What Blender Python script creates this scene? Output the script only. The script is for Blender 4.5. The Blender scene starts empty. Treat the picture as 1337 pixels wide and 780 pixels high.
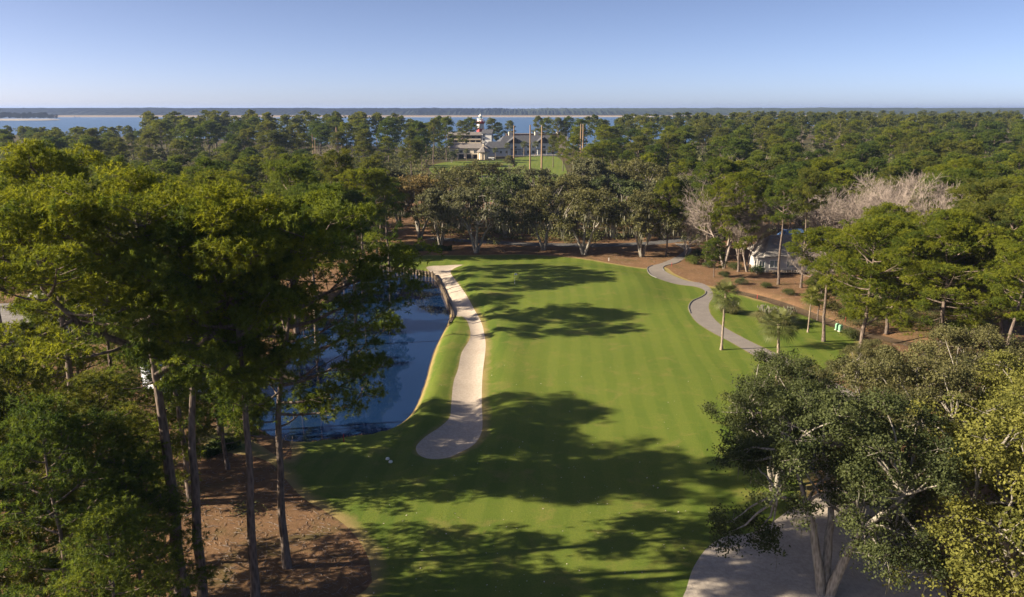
import bpy, math, random
import numpy as np
from mathutils import Vector
from mathutils.geometry import delaunay_2d_cdt

R = math.radians
random.seed(7)
scene = bpy.context.scene
COL = scene.collection

# ------------------------------------------------------------------ camera
CAM_H = 36.0
PITCH = 13.46
cam_d = bpy.data.cameras.new("camera")
cam_d.lens = 28.0
cam_d.sensor_width = 36.0
cam_d.clip_start = 0.5
cam_d.clip_end = 120000
cam = bpy.data.objects.new("camera", cam_d)
cam.location = (0, 0, CAM_H)
cam.rotation_euler = (R(90 - PITCH), R(0.0), 0)
COL.objects.link(cam)
scene.camera = cam

# ------------------------------------------------------------------ light
SUN_EL = 25.5
SUN_AZ = 188.0          # direction towards the sun, degrees counter-clockwise from +X
world = bpy.data.worlds.new("World")
scene.world = world
world.use_nodes = True
wn = world.node_tree.nodes
sky = wn.new("ShaderNodeTexSky")
sky.sky_type = 'NISHITA'
sky.sun_disc = False
sky.sun_elevation = R(SUN_EL)
sky.sun_rotation = R(90 - SUN_AZ)
sky.altitude = 0
sky.air_density = 0.32
sky.dust_density = 0.65
sky.ozone_density = 3.0
bg = wn["Background"]
bg.inputs["Strength"].default_value = 0.067
sky_tint = wn.new("ShaderNodeMix")          # white balance of the daylight sky
sky_tint.data_type = 'RGBA'
sky_tint.blend_type = 'MULTIPLY'
sky_tint.inputs[0].default_value = 1.0
sky_tint.inputs[7].default_value = (1.30, 1.06, 0.94, 1)
world.node_tree.links.new(sky.outputs[0], sky_tint.inputs[6])
world.node_tree.links.new(sky_tint.outputs[2], bg.inputs["Color"])

sun_d = bpy.data.lights.new("sun", 'SUN')
sun_d.energy = 4.7
sun_d.angle = R(0.53)
sun_d.color = (1.0, 0.84, 0.62)
sun = bpy.data.objects.new("sun", sun_d)
sdir = Vector((math.cos(R(SUN_AZ)) * math.cos(R(SUN_EL)), math.sin(R(SUN_AZ)) * math.cos(R(SUN_EL)), math.sin(R(SUN_EL))))
sun.rotation_euler = sdir.to_track_quat('Z', 'Y').to_euler()
sun.location = (-60, 0, 80)
COL.objects.link(sun)

vs = scene.view_settings
vs.view_transform = 'Standard'
vs.look = 'None'
vs.gamma = 1.0
vs.exposure = 1.52
scene.cycles.use_denoising = True
scene.cycles.max_bounces = 6
scene.cycles.diffuse_bounces = 4
scene.cycles.glossy_bounces = 2
scene.cycles.transmission_bounces = 3
scene.cycles.transparent_max_bounces = 8
scene.cycles.volume_bounces = 0

# ------------------------------------------------------------------ coordinates
CP, SP = math.cos(R(PITCH)), math.sin(R(PITCH))
F = 1040.0


def ray(px, py):
    x = (px - 668.5) / F
    y = -(py - 390.0) / F
    return np.array([x, CP + y * SP, -SP + y * CP])


def G(px, py, z=0.0):
    """point of the plane z seen at (px, py) of the 1337 wide photograph"""
    d = ray(px, py)
    t = (z - CAM_H) / d[2]
    return d[0] * t, d[1] * t


def XD(px, Y, z=0.0):
    return (px - 668.5) / F * (Y * CP + (CAM_H - z) * SP)


def PX(X, Y, z=0.0):
    dep = Y * CP + (CAM_H - z) * SP
    up = (z - CAM_H) * CP + Y * SP
    return 668.5 + F * X / dep, 390.0 - F * up / dep


def smooth_loop(pts, k=4):
    P = np.array(pts, float)
    n = len(P)
    out = []
    for i in range(n):
        p0, p1, p2, p3 = P[i - 1], P[i], P[(i + 1) % n], P[(i + 2) % n]
        for j in range(k):
            t = j / k
            out.append(0.5 * ((2 * p1) + (-p0 + p2) * t + (2 * p0 - 5 * p1 + 4 * p2 - p3) * t * t + (-p0 + 3 * p1 - 3 * p2 + p3) * t ** 3))
    return np.array(out)


def smooth_line(pts, k=4):
    P = np.array(pts, float)
    P = np.vstack([2 * P[0] - P[1], P, 2 * P[-1] - P[-2]])
    out = []
    for i in range(1, len(P) - 2):
        p0, p1, p2, p3 = P[i - 1], P[i], P[i + 1], P[i + 2]
        for j in range(k):
            t = j / k
            out.append(0.5 * ((2 * p1) + (-p0 + p2) * t + (2 * p0 - 5 * p1 + 4 * p2 - p3) * t * t + (-p0 + 3 * p1 - 3 * p2 + p3) * t ** 3))
    out.append(P[-2])
    return np.array(out)


def seg_dist(Q, loop, closed=True):
    """distance of points Q (n,2) to polyline"""
    A = loop
    B = np.roll(loop, -1, 0)
    if not closed:
        A, B = A[:-1], B[:-1]
    best = np.full(len(Q), 1e9)
    for a, b in zip(A, B):
        ab = b - a
        l2 = max(1e-9, ab @ ab)
        t = np.clip(((Q - a) @ ab) / l2, 0, 1)
        d = np.hypot(*(Q - a - t[:, None] * ab).T)
        best = np.minimum(best, d)
    return best


def inside(Q, loop):
    x, y = Q[:, 0], Q[:, 1]
    c = np.zeros(len(Q), bool)
    A = loop
    B = np.roll(loop, -1, 0)
    for (x1, y1), (x2, y2) in zip(A, B):
        if y1 == y2:
            continue
        m = ((y1 > y) != (y2 > y)) & (x < (x2 - x1) * (y - y1) / (y2 - y1) + x1)
        c ^= m
    return c


def sdist(Q, loop):
    d = seg_dist(Q, loop)
    return np.where(inside(Q, loop), d, -d)


def sstep(a, b, x):
    t = np.clip((x - a) / (b - a), 0, 1)
    return t * t * (3 - 2 * t)


# ------------------------------------------------------------------ objects
def prop(o, label=None, cat=None, group=None, kind=None):
    if label: o['label'] = label
    if cat: o['category'] = cat
    if group: o['group'] = group
    if kind: o['kind'] = kind
    return o


def thing(name, label, cat, loc=(0, 0, 0), rz=0.0, group=None, scale=1.0):
    o = bpy.data.objects.new(name, None)
    o.empty_display_size = 0.5
    COL.objects.link(o)
    o.location = loc
    o.rotation_euler = (0, 0, rz)
    o.scale = (scale, scale, scale) if not isinstance(scale, tuple) else scale
    return prop(o, label, cat, group)


def link(name, me, parent=None, color=None):
    o = bpy.data.objects.new(name, me)
    COL.objects.link(o)
    if parent is not None:
        o.parent = parent
    if color is not None:
        o.color = color
    return o


def structure(name, me):
    return prop(link(name, me), kind='structure')


def copy_tree(root, parent=None):
    c = root.copy()
    COL.objects.link(c)
    if parent is not None:
        c.parent = parent
    for ch in list(root.children):
        copy_tree(ch, c)
    return c


class MB:
    def __init__(s):
        s.V, s.F3, s.F4, s.T, s.n = [], [], [], [], 0

    def add(s, V, F, t=0.5):
        V = np.asarray(V, float).reshape(-1, 3)
        F = np.asarray(F, np.int64)
        if F.size:
            (s.F3 if F.shape[1] == 3 else s.F4).append(F + s.n)
        s.V.append(V)
        s.T.append(np.broadcast_to(np.asarray(t, float), (len(V),)))
        s.n += len(V)
        return s

    def join(s, o, M=None):
        return s

    def arrays(s):
        V = np.vstack(s.V) if s.V else np.zeros((0, 3))
        f3 = np.vstack(s.F3) if s.F3 else np.zeros((0, 3), np.int64)
        f4 = np.vstack(s.F4) if s.F4 else np.zeros((0, 4), np.int64)
        T = np.concatenate(s.T) if s.T else np.zeros(0)
        return V, f3, f4, T

    def mesh(s, name, mat, smooth=False, tint=False):
        V, f3, f4, T = s.arrays()
        return mkmesh(name, V, f3, f4, mat, smooth, {'tint': T} if tint else None)

    # ---- shapes
    def box(s, c, size, rz=0.0, t=0.5):
        x, y, z = np.array(size) / 2
        V = np.array([(-x, -y, -z), (x, -y, -z), (x, y, -z), (-x, y, -z), (-x, -y, z), (x, -y, z), (x, y, z), (-x, y, z)])
        if rz:
            cc, ss = math.cos(rz), math.sin(rz)
            V = V @ np.array([(cc, ss, 0), (-ss, cc, 0), (0, 0, 1)])
        return s.add(V + np.array(c), [(0, 3, 2, 1), (4, 5, 6, 7), (0, 1, 5, 4), (1, 2, 6, 5), (2, 3, 7, 6), (3, 0, 4, 7)], t)

    def prism(s, poly, z0, z1, t=0.5):
        n = len(poly)
        P = np.array(poly, float)
        V = np.vstack([np.c_[P, np.full(n, z0)], np.c_[P, np.full(n, z1)]])
        s.add(V, [(i, (i + 1) % n, n + (i + 1) % n, n + i) for i in range(n)], t)
        b = s.n
        c0 = np.r_[P.mean(0), z0]
        c1 = np.r_[P.mean(0), z1]
        s.add(np.vstack([V, c0, c1]), [((i + 1) % n, i, 2 * n) for i in range(n)] + [(n + i, n + (i + 1) % n, 2 * n + 1) for i in range(n)], t)
        return s

    def lathe(s, prof, n=16, c=(0, 0, 0), t=0.5, ph=0.0):
        k = len(prof)
        a = np.arange(n) * 2 * math.pi / n + ph
        V = np.array([[(r * math.cos(q) + c[0], r * math.sin(q) + c[1], z + c[2]) for q in a] for r, z in prof]).reshape(-1, 3)
        Fq = [(i * n + j, i * n + (j + 1) % n, (i + 1) * n + (j + 1) % n, (i + 1) * n + j) for i in range(k - 1) for j in range(n)]
        return s.add(V, Fq, t)

    def tube(s, pts, rad, n=7, t=0.5, cap=False):
        P = np.asarray(pts, float)
        k = len(P)
        rad = np.broadcast_to(np.asarray(rad, float), (k,))
        T = np.gradient(P, axis=0)
        T /= np.linalg.norm(T, axis=1)[:, None] + 1e-12
        ref = np.array([1.0, 0.13, 0.07]) if abs(T[:, 2]).mean() > 0.6 else np.array([0.05, 0.1, 1.0])
        U = np.cross(T, ref)
        U /= np.linalg.norm(U, axis=1)[:, None] + 1e-12
        W = np.cross(T, U)
        a = np.arange(n) * 2 * math.pi / n
        ring = P[:, None, :] + rad[:, None, None] * (np.cos(a)[None, :, None] * U[:, None, :] + np.sin(a)[None, :, None] * W[:, None, :])
        i = np.arange(k - 1)[:, None] * n
        j = np.arange(n)[None, :]
        j2 = (j + 1) % n
        Fq = np.stack([i + j, i + j2, i + n + j2, i + n + j], -1).reshape(-1, 4)
        s.add(ring.reshape(-1, 3), Fq, t)
        if cap:
            s.add(np.vstack([ring[-1], P[-1]]), [(q, (q + 1) % n, n) for q in range(n)], t)
        return s

    def sticks(s, A, B, ra, rb, n=3, t=0.5):
        A = np.asarray(A, float); B = np.asarray(B, float)
        m = len(A)
        if m == 0:
            return s
        ra = np.broadcast_to(np.asarray(ra, float), (m,)); rb = np.broadcast_to(np.asarray(rb, float), (m,))
        T = B - A
        T /= np.linalg.norm(T, axis=1)[:, None] + 1e-9
        U = np.cross(T, np.array([0.31, 0.17, 0.93])); U /= np.linalg.norm(U, axis=1)[:, None] + 1e-9
        W = np.cross(T, U)
        a = np.arange(n) * 2 * math.pi / n
        ring = np.cos(a)[None, :, None] * U[:, None, :] + np.sin(a)[None, :, None] * W[:, None, :]
        V = np.concatenate([A[:, None] + ring * ra[:, None, None], B[:, None] + ring * rb[:, None, None]], 1)
        base = np.arange(m)[:, None, None] * 2 * n
        q = np.array([(j, (j + 1) % n, n + (j + 1) % n, n + j) for j in range(n)])[None]
        return s.add(V.reshape(-1, 3), (base + q).reshape(-1, 4), t)


def mkmesh(name, V, f3, f4, mat, smooth=False, attrs=None):
    me = bpy.data.meshes.new(name)
    nv, n3, n4 = len(V), len(f3), len(f4)
    me.vertices.add(nv)
    me.vertices.foreach_set("co", np.asarray(V, np.float32).ravel())
    me.loops.add(n3 * 3 + n4 * 4)
    me.loops.foreach_set("vertex_index", np.concatenate([np.asarray(f3).ravel(), np.asarray(f4).ravel()]).astype(np.int32))
    me.polygons.add(n3 + n4)
    st = np.concatenate([np.arange(n3) * 3, n3 * 3 + np.arange(n4) * 4]).astype(np.int32)
    me.polygons.foreach_set("loop_start", st)
    me.polygons.foreach_set("use_smooth", np.full(n3 + n4, bool(smooth)))
    for k, v in (attrs or {}).items():
        a = me.attributes.new(k, 'FLOAT', 'POINT')
        a.data.foreach_set("value", np.asarray(v, np.float32))
    if mat is not None:
        me.materials.append(mat)
    me.update(calc_edges=True)
    me.validate()
    return me


# ------------------------------------------------------------------ materials
class NT:
    def __init__(s, name):
        s.m = bpy.data.materials.new(name)
        s.m.use_nodes = True
        s.t = s.m.node_tree
        s.t.nodes.clear()
        s.out = s.t.nodes.new("ShaderNodeOutputMaterial")

    def n(s, typ, props=None, **inp):
        nd = s.t.nodes.new("ShaderNode" + typ)
        for k, v in (props or {}).items():
            setattr(nd, k, v)
        for k, v in inp.items():
            s.set(nd, k.replace('_', ' ') if k not in nd.inputs else k, v)
        return nd

    def set(s, nd, k, v):
        sock = nd.inputs[k]
        if isinstance(v, bpy.types.NodeSocket):
            s.t.links.new(v, sock)
        elif isinstance(v, tuple) and len(v) == 3 and sock.type == 'RGBA':
            sock.default_value = (*v, 1)
        else:
            sock.default_value = v

    def mix(s, fac, a, b, mode='MIX'):
        nd = s.t.nodes.new("ShaderNodeMix")
        nd.data_type = 'RGBA'
        nd.blend_type = mode
        for i, v in ((0, fac), (6, a), (7, b)):
            sock = nd.inputs[i]
            if isinstance(v, bpy.types.NodeSocket):
                s.t.links.new(v, sock)
            elif isinstance(v, tuple):
                sock.default_value = (*v, 1) if len(v) == 3 else v
            else:
                sock.default_value = v
        return nd.outputs[2]

    def ramp(s, fac, stops):
        nd = s.t.nodes.new("ShaderNodeValToRGB")
        e = nd.color_ramp.elements
        while len(e) < len(stops):
            e.new(0.5)
        for q, (p, c) in zip(e, stops):
            q.position = p
            q.color = (*c, 1) if isinstance(c, tuple) else (c, c, c, 1)
        s.t.links.new(fac, nd.inputs[0])
        return nd.outputs[0]

    def math(s, op, a, b=0.0, clamp=False):
        nd = s.t.nodes.new("ShaderNodeMath")
        nd.operation = op
        nd.use_clamp = clamp
        s.set(nd, 0, a); s.set(nd, 1, b)
        return nd.outputs[0]

    def noise(s, scale, detail=4, vec=None, rough=0.55, dist=0.0):
        nd = s.n("TexNoise", Scale=float(scale), Detail=float(detail), Roughness=rough, Distortion=dist)
        if vec is not None:
            s.set(nd, "Vector", vec)
        return nd.outputs[0]

    def pos(s, sx=1, sy=1, sz=1, rz=0.0, obj=False):
        c = s.n("TexCoord").outputs["Object"] if obj else s.n("NewGeometry").outputs["Position"]
        mp = s.n("Mapping")
        s.set(mp, "Vector", c)
        mp.inputs["Scale"].default_value = (sx, sy, sz)
        mp.inputs["Rotation"].default_value = (0, 0, rz)
        return mp.outputs[0]

    def attr(s, name):
        return s.n("Attribute", {'attribute_name': name}).outputs["Fac"]

    def bump(s, h, strength=0.4, dist=0.05):
        return s.n("Bump", Strength=strength, Distance=dist, Height=h).outputs[0]

    def finish(s, color, rough=0.8, normal=None, spec=0.3, metal=0.0):
        b = s.n("BsdfPrincipled")
        s.set(b, "Base Color", color); s.set(b, "Roughness", rough); s.set(b, "Metallic", metal)
        s.set(b, "Specular IOR Level", spec)
        if normal is not None:
            s.set(b, "Normal", normal)
        s.t.links.new(b.outputs[0], s.out.inputs["Surface"])
        return s.m


def plain(name, col, rough=0.7, var=0.15, scale=1.5, spec=0.3, metal=0.0):
    t = NT(name)
    v = t.noise(scale, 5, t.pos(obj=True))
    lo = tuple(c * (1 - var) for c in col)
    hi = tuple(min(1, c * (1 + var)) for c in col)
    c = t.ramp(v, [(0.3, lo), (0.7, hi)])
    return t.finish(c, rough, spec=spec, metal=metal)


def leaf_mat(name, dark, light, trans=0.35, rough=0.55, spec=0.25):
    t = NT(name)
    oi = t.n("ObjectInfo")
    tint = t.attr('tint')
    big = t.noise(0.35, 2, t.pos(obj=True))
    f = t.math('ADD', t.math('MULTIPLY', tint, 0.75), t.math('MULTIPLY', t.math('SUBTRACT', big, 0.35), 0.7), True)
    c = t.ramp(f, [(0.1, dark), (0.9, light)])
    c = t.mix(1.0, c, oi.outputs["Color"], 'MULTIPLY')
    b = t.n("BsdfPrincipled")
    t.set(b, "Base Color", c); t.set(b, "Roughness", rough); t.set(b, "Specular IOR Level", spec)
    tr = t.n("BsdfTranslucent")
    t.set(tr, "Color", t.mix(1.0, c, (1.15, 1.1, 0.6), 'MULTIPLY'))
    mx = t.n("MixShader")
    mx.inputs[0].default_value = trans
    t.t.links.new(b.outputs[0], mx.inputs[1]); t.t.links.new(tr.outputs[0], mx.inputs[2])
    t.t.links.new(mx.outputs[0], t.out.inputs["Surface"])
    return t.m


def bark_mat(name, a, b_, scale=6):
    t = NT(name)
    p = t.pos(1, 1, 0.25, obj=True)
    v = t.n("TexVoronoi", Scale=float(scale), Vector=p).outputs["Distance"]
    nz = t.noise(3.0, 5, p)
    c = t.ramp(t.math('ADD', t.math('MULTIPLY', v, 0.7), t.math('MULTIPLY', nz, 0.6)), [(0.25, a), (0.9, b_)])
    return t.finish(c, 0.9, t.bump(v, 0.7, 0.06), spec=0.15)


M = {}
M['pine'] = leaf_mat('pine_needles', (0.060, 0.098, 0.030), (0.215, 0.245, 0.042), 0.50, 0.6, 0.12)
M['oak'] = leaf_mat('oak_leaves', (0.056, 0.070, 0.028), (0.195, 0.205, 0.080), 0.32, 0.6, 0.12)
M['palm'] = leaf_mat('palm_fronds', (0.055, 0.075, 0.022), (0.15, 0.165, 0.055), 0.25, 0.5, 0.2)
M['shrub'] = leaf_mat('shrub_leaves', (0.035, 0.06, 0.015), (0.10, 0.13, 0.03), 0.25)
M['pampas'] = leaf_mat('pampas_blades', (0.10, 0.115, 0.04), (0.26, 0.24, 0.11), 0.3, 0.7)
M['moss'] = leaf_mat('spanish_moss', (0.13, 0.13, 0.10), (0.24, 0.24, 0.18), 0.3, 0.9, 0.1)
M['twig'] = bark_mat('bare_twigs', (0.14, 0.115, 0.10), (0.35, 0.30, 0.265), 5)
M['pine_bark'] = bark_mat('pine_bark', (0.045, 0.036, 0.031), (0.20, 0.16, 0.135), 5)
M['oak_bark'] = bark_mat('oak_bark', (0.10, 0.09, 0.075), (0.32, 0.30, 0.26), 6)
M['palm_bark'] = bark_mat('palm_bark', (0.14, 0.11, 0.085), (0.33, 0.27, 0.22), 8)
M['wood_pole'] = bark_mat('pole_wood', (0.20, 0.13, 0.085), (0.34, 0.235, 0.16), 3)
M['old_wood'] = bark_mat('weathered_wood', (0.07, 0.055, 0.042), (0.20, 0.16, 0.12), 7)
M['white'] = plain('white_paint', (0.78, 0.78, 0.76), 0.6, 0.05)
M['cream'] = plain('cream_stucco', (0.62, 0.55, 0.44), 0.8, 0.07)
M['beige'] = plain('beige_stucco', (0.47, 0.40, 0.31), 0.85, 0.08)
M['grey_wall'] = plain('grey_siding', (0.42, 0.42, 0.42), 0.8, 0.08)
M['blue_wall'] = plain('pale_blue_shade_siding', (0.48, 0.52, 0.58), 0.8, 0.06)  # pale blue on houses; on the club walls it carries the facade's shade
M['red'] = plain('red_paint', (0.40, 0.055, 0.06), 0.6, 0.08)
M['glass'] = plain('window_glass', (0.025, 0.035, 0.05), 0.08, 0.1, spec=0.6)
M['pale_glass'] = plain('curtained_glass', (0.20, 0.27, 0.28), 0.15, 0.3, 3, spec=0.6)
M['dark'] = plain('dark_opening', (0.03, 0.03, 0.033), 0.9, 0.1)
M['metal'] = plain('grey_metal', (0.35, 0.36, 0.37), 0.4, 0.1, metal=0.6)
M['green_box'] = plain('green_enamel', (0.20, 0.40, 0.26), 0.5, 0.06)
M['concrete'] = plain('concrete', (0.42, 0.41, 0.39), 0.9, 0.12, 4)
M['kerb'] = plain('dark_kerb', (0.17, 0.17, 0.175), 0.9, 0.2, 3)
M['brick'] = plain('red_brown_brick', (0.30, 0.15, 0.10), 0.9, 0.2, 5)
M['blue_roof'] = plain('blue_roof_panel', (0.08, 0.16, 0.36), 0.25, 0.2, 2, spec=0.6)
M['cloth_dark'] = plain('dark_cloth', (0.03, 0.035, 0.06), 0.9, 0.2)
M['skin'] = plain('skin', (0.45, 0.28, 0.2), 0.6, 0.05)
M['feather'] = plain('dark_feathers', (0.05, 0.045, 0.04), 0.8, 0.3, 8)


def shingle(name, a, b_):
    t = NT(name)
    p = t.pos(obj=True)
    w = t.n("TexBrick", Scale=1.0, Vector=t.pos(1, 1, 3.0, obj=True))
    t.set(w, "Color1", a); t.set(w, "Color2", b_); t.set(w, "Mortar", tuple(c * 0.6 for c in a))
    w.inputs["Mortar Size"].default_value = 0.03
    w.inputs["Brick Width"].default_value = 0.9
    w.inputs["Row Height"].default_value = 0.35
    c = t.mix(0.5, w.outputs[0], t.ramp(t.noise(0.8, 5, p), [(0.3, a), (0.7, b_)]))
    return t.finish(c, 0.9)


M['shingle'] = shingle('grey_shingles', (0.21, 0.20, 0.19), (0.33, 0.315, 0.30))
M['slate'] = shingle('slate_roof', (0.06, 0.065, 0.08), (0.11, 0.115, 0.13))
M['brown_roof'] = shingle('brown_grey_roof', (0.14, 0.13, 0.125), (0.24, 0.22, 0.21))


def grass_mat():
    t = NT('lawn_grass')
    p = t.pos()
    edge, mow = t.attr('edge'), t.attr('mow')
    n1 = t.noise(0.07, 4, p, 0.6)
    n2 = t.noise(0.6, 5, p, 0.65)
    n3 = t.noise(7.0, 4, p, 0.7)
    base = t.ramp(n1, [(0.3, (0.079, 0.132, 0.016)), (0.7, (0.132, 0.170, 0.024))])
    c = t.mix(t.math('MULTIPLY', mow, 0.85), t.mix(0.35, base, (0.095, 0.142, 0.018)), t.mix(0.45, base, (0.148, 0.190, 0.030)))
    # mower stripes
    for rz, sc, amt in ((R(4), 0.10, 0.34),):
        w = t.n("TexWave", {'bands_direction': 'X'}, Scale=sc, Distortion=2.5, Detail=3.0, Vector=t.pos(1, 1, 1, rz))
        w.inputs["Detail Scale"].default_value = 0.6
        f = t.ramp(w.outputs[1], [(0.35, 0.0), (0.65, 1.0)])
        c = t.mix(t.math('MULTIPLY', f, amt), c, (0.178, 0.210, 0.035))
    # patches: dry straw colour and clover green
    c = t.mix(t.math('MULTIPLY', t.ramp(n2, [(0.5, 0.0), (0.75, 1.0)]), 0.35), c, (0.198, 0.198, 0.041))
    c = t.mix(t.math('MULTIPLY', t.ramp(t.noise(0.21, 6, p, 0.7, 0.6), [(0.54, 0.0), (0.72, 1.0)]), 0.6), c, (0.251, 0.198, 0.068))
    c = t.mix(t.math('MULTIPLY', t.ramp(n3, [(0.35, 1.0), (0.6, 0.0)]), 0.4), c, (0.050, 0.090, 0.014))
    # worn, straw coloured edge
    e = t.math('ADD', edge, t.math('MULTIPLY', t.math('SUBTRACT', n2, 0.5), 0.9))
    c = t.mix(t.ramp(e, [(0.25, 0.8), (0.75, 0.0)]), c, (0.304, 0.222, 0.101))
    b = t.bump(t.math('ADD', t.noise(14, 3, p, 0.8), t.math('MULTIPLY', n3, 0.8)), 0.55, 0.07)
    return t.finish(c, 0.75, b, 0.15)


def straw_mat():
    t = NT('pine_straw')
    p = t.pos()
    n1 = t.noise(0.12, 5, p, 0.65)
    n2 = t.noise(2.2, 6, p, 0.7)
    n3 = t.noise(12, 4, p, 0.8)
    c = t.ramp(n1, [(0.3, (0.15, 0.088, 0.050)), (0.7, (0.26, 0.160, 0.090))])
    c = t.mix(t.ramp(n2, [(0.4, 0.0), (0.7, 0.6)]), c, (0.34, 0.22, 0.13))
    c = t.mix(t.ramp(n3, [(0.35, 0.7), (0.6, 0.0)]), c, (0.10, 0.055, 0.03))
    weeds = t.noise(0.16, 7, t.pos(1, 1, 1, 0.7), 0.72, 0.8)
    c = t.mix(t.ramp(weeds, [(0.52, 0.0), (0.66, 0.75)]), c, (0.085, 0.080, 0.032))
    c = t.mix(t.ramp(t.noise(0.5, 6, t.pos(1, 1, 1, 2.0), 0.7, 0.5), [(0.5, 0.0), (0.66, 0.5)]), c, (0.11, 0.068, 0.040))
    return t.finish(c, 0.95, t.bump(t.math('ADD', n2, n3), 0.8, 0.12), 0.1)


def sand_mat(name, a, b_, dark, sc=1.0):
    t = NT(name)
    p = t.pos()
    n1 = t.noise(0.25 * sc, 5, p, 0.6)
    n2 = t.noise(3 * sc, 6, p, 0.7)
    w = t.n("TexWave", {'bands_direction': 'X'}, Scale=1.6, Distortion=3.0, Detail=3.0, Vector=t.pos(1, 0.25, 1, R(6)))
    c = t.ramp(n1, [(0.3, a), (0.7, b_)])
    c = t.mix(t.ramp(n2, [(0.38, 0.45), (0.6, 0.0)]), c, dark)
    c = t.mix(t.math('MULTIPLY', w.outputs[1], 0.05), c, dark)
    return t.finish(c, 0.95, t.bump(t.math('ADD', t.math('MULTIPLY', w.outputs[1], 0.12), n2), 0.5, 0.05), 0.1)


M['grass'] = grass_mat()
M['straw'] = straw_mat()
M['sand'] = sand_mat('crushed_shell_sand', (0.43, 0.375, 0.315), (0.49, 0.43, 0.365), (0.28, 0.235, 0.19))
M['grey_sand'] = sand_mat('grey_sand', (0.40, 0.36, 0.31), (0.52, 0.47, 0.41), (0.24, 0.21, 0.18))
M['path'] = sand_mat('cart_path_asphalt', (0.20, 0.185, 0.175), (0.25, 0.23, 0.215), (0.15, 0.135, 0.125), 2.0)
M['mud'] = sand_mat('creek_mud', (0.06, 0.045, 0.03), (0.12, 0.085, 0.055), (0.035, 0.028, 0.02))
M['road'] = sand_mat('road_asphalt', (0.10, 0.10, 0.105), (0.13, 0.13, 0.135), (0.08, 0.08, 0.08), 2.0)


def forest_floor_mat():
    t = NT('forest_floor')
    p = t.pos()
    n1 = t.noise(0.02, 5, p, 0.65)
    n2 = t.noise(0.4, 6, p, 0.7)
    c = t.ramp(n1, [(0.35, (0.055, 0.06, 0.02)), (0.65, (0.13, 0.085, 0.045))])
    c = t.mix(t.ramp(n2, [(0.4, 0.6), (0.65, 0.0)]), c, (0.045, 0.05, 0.018))
    return t.finish(c, 0.95, None, 0.1)


M['floor'] = forest_floor_mat()


def water_mat(name, col, rough, bscale, bstr, bdist, stretch=1.0):
    t = NT(name)
    p = t.pos(1, stretch, 1)
    n1 = t.noise(bscale, 5, p, 0.6)
    b = t.bump(n1, bstr, bdist)
    bs = t.n("BsdfPrincipled")
    t.set(bs, "Base Color", t.ramp(t.noise(0.03, 3, p), [(0.35, col), (0.65, tuple(c * 1.35 for c in col))]))
    t.set(bs, "Roughness", rough); t.set(bs, "IOR", 1.33); t.set(bs, "Specular IOR Level", 0.5)
    t.set(bs, "Normal", b)
    t.t.links.new(bs.outputs[0], t.out.inputs["Surface"])
    return t.m


M['pond'] = water_mat('pond_water', (0.006, 0.020, 0.062), 0.02, 0.9, 0.06, 0.02)  # blue base colour paints in extra reflected sky
M['sea'] = water_mat('sound_water', (0.035, 0.085, 0.17), 0.32, 0.05, 0.5, 1.2, 0.4)
M['beach'] = sand_mat('pale_beach', (0.50, 0.46, 0.40), (0.60, 0.55, 0.48), (0.4, 0.36, 0.3), 0.05)
M['marsh'] = sand_mat('tan_marsh', (0.22, 0.165, 0.115), (0.28, 0.21, 0.14), (0.18, 0.14, 0.10), 0.02)
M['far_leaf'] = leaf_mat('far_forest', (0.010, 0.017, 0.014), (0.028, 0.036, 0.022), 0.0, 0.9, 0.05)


def net_mat():
    t = NT('range_netting')
    p = t.pos(obj=True)
    w = t.n("BsdfDiffuse")
    t.set(w, "Color", (0.04, 0.045, 0.045))
    tr = t.n("BsdfTransparent")
    mx = t.n("MixShader")
    t.set(mx, 0, t.ramp(t.noise(0.5, 3, p), [(0.3, 0.35), (0.7, 0.5)]))
    t.t.links.new(tr.outputs[0], mx.inputs[1]); t.t.links.new(w.outputs[0], mx.inputs[2])
    t.t.links.new(mx.outputs[0], t.out.inputs["Surface"])
    return t.m


M['net'] = net_mat()

# ------------------------------------------------------------------ terrain regions
Z_POND = -0.8
pond = smooth_loop([G(*q, Z_POND) for q in [
    (505, 352), (530, 356), (566, 361), (574, 374), (582, 392), (588, 412), (583, 428), (572, 450), (564, 472), (555, 505), (541, 538), (520, 557),
    (495, 567), (462, 573), (430, 577), (400, 581), (370, 577), (345, 566), (318, 545), (322, 520), (350, 480), (385, 440), (420, 405), (452, 375), (478, 357)]], 4)


def fix_h(pxs, it=5):
    out = []
    for q in pxs:
        z = 0.0
        for _ in range(it):
            x, y = G(*q, z)
            z = float(H_(np.array([[x, y]]))[0])
        out.append((x, y))
    return out


GREEN_C = np.array(G(720, 372)); GREEN_R = np.array([27.0, 27.0])
sand_px = [(557, 349), (566, 359), (577, 374), (585, 392), (591, 408), (596, 413), (604, 414), (611, 422), (614, 440), (603, 460), (598, 482), (592, 500), (589, 530),
           (587, 545), (574, 558), (560, 567), (547, 578), (543, 587), (549, 596), (566, 599), (585, 597), (601, 590), (616, 582), (626, 571), (630, 555), (629, 525),
           (630, 490), (634, 455), (633, 440), (628, 420), (617, 400), (604, 378), (594, 365), (588, 355), (594, 350), (604, 346), (580, 347)]
sand0 = smooth_loop([G(*q) for q in sand_px], 4)


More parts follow.
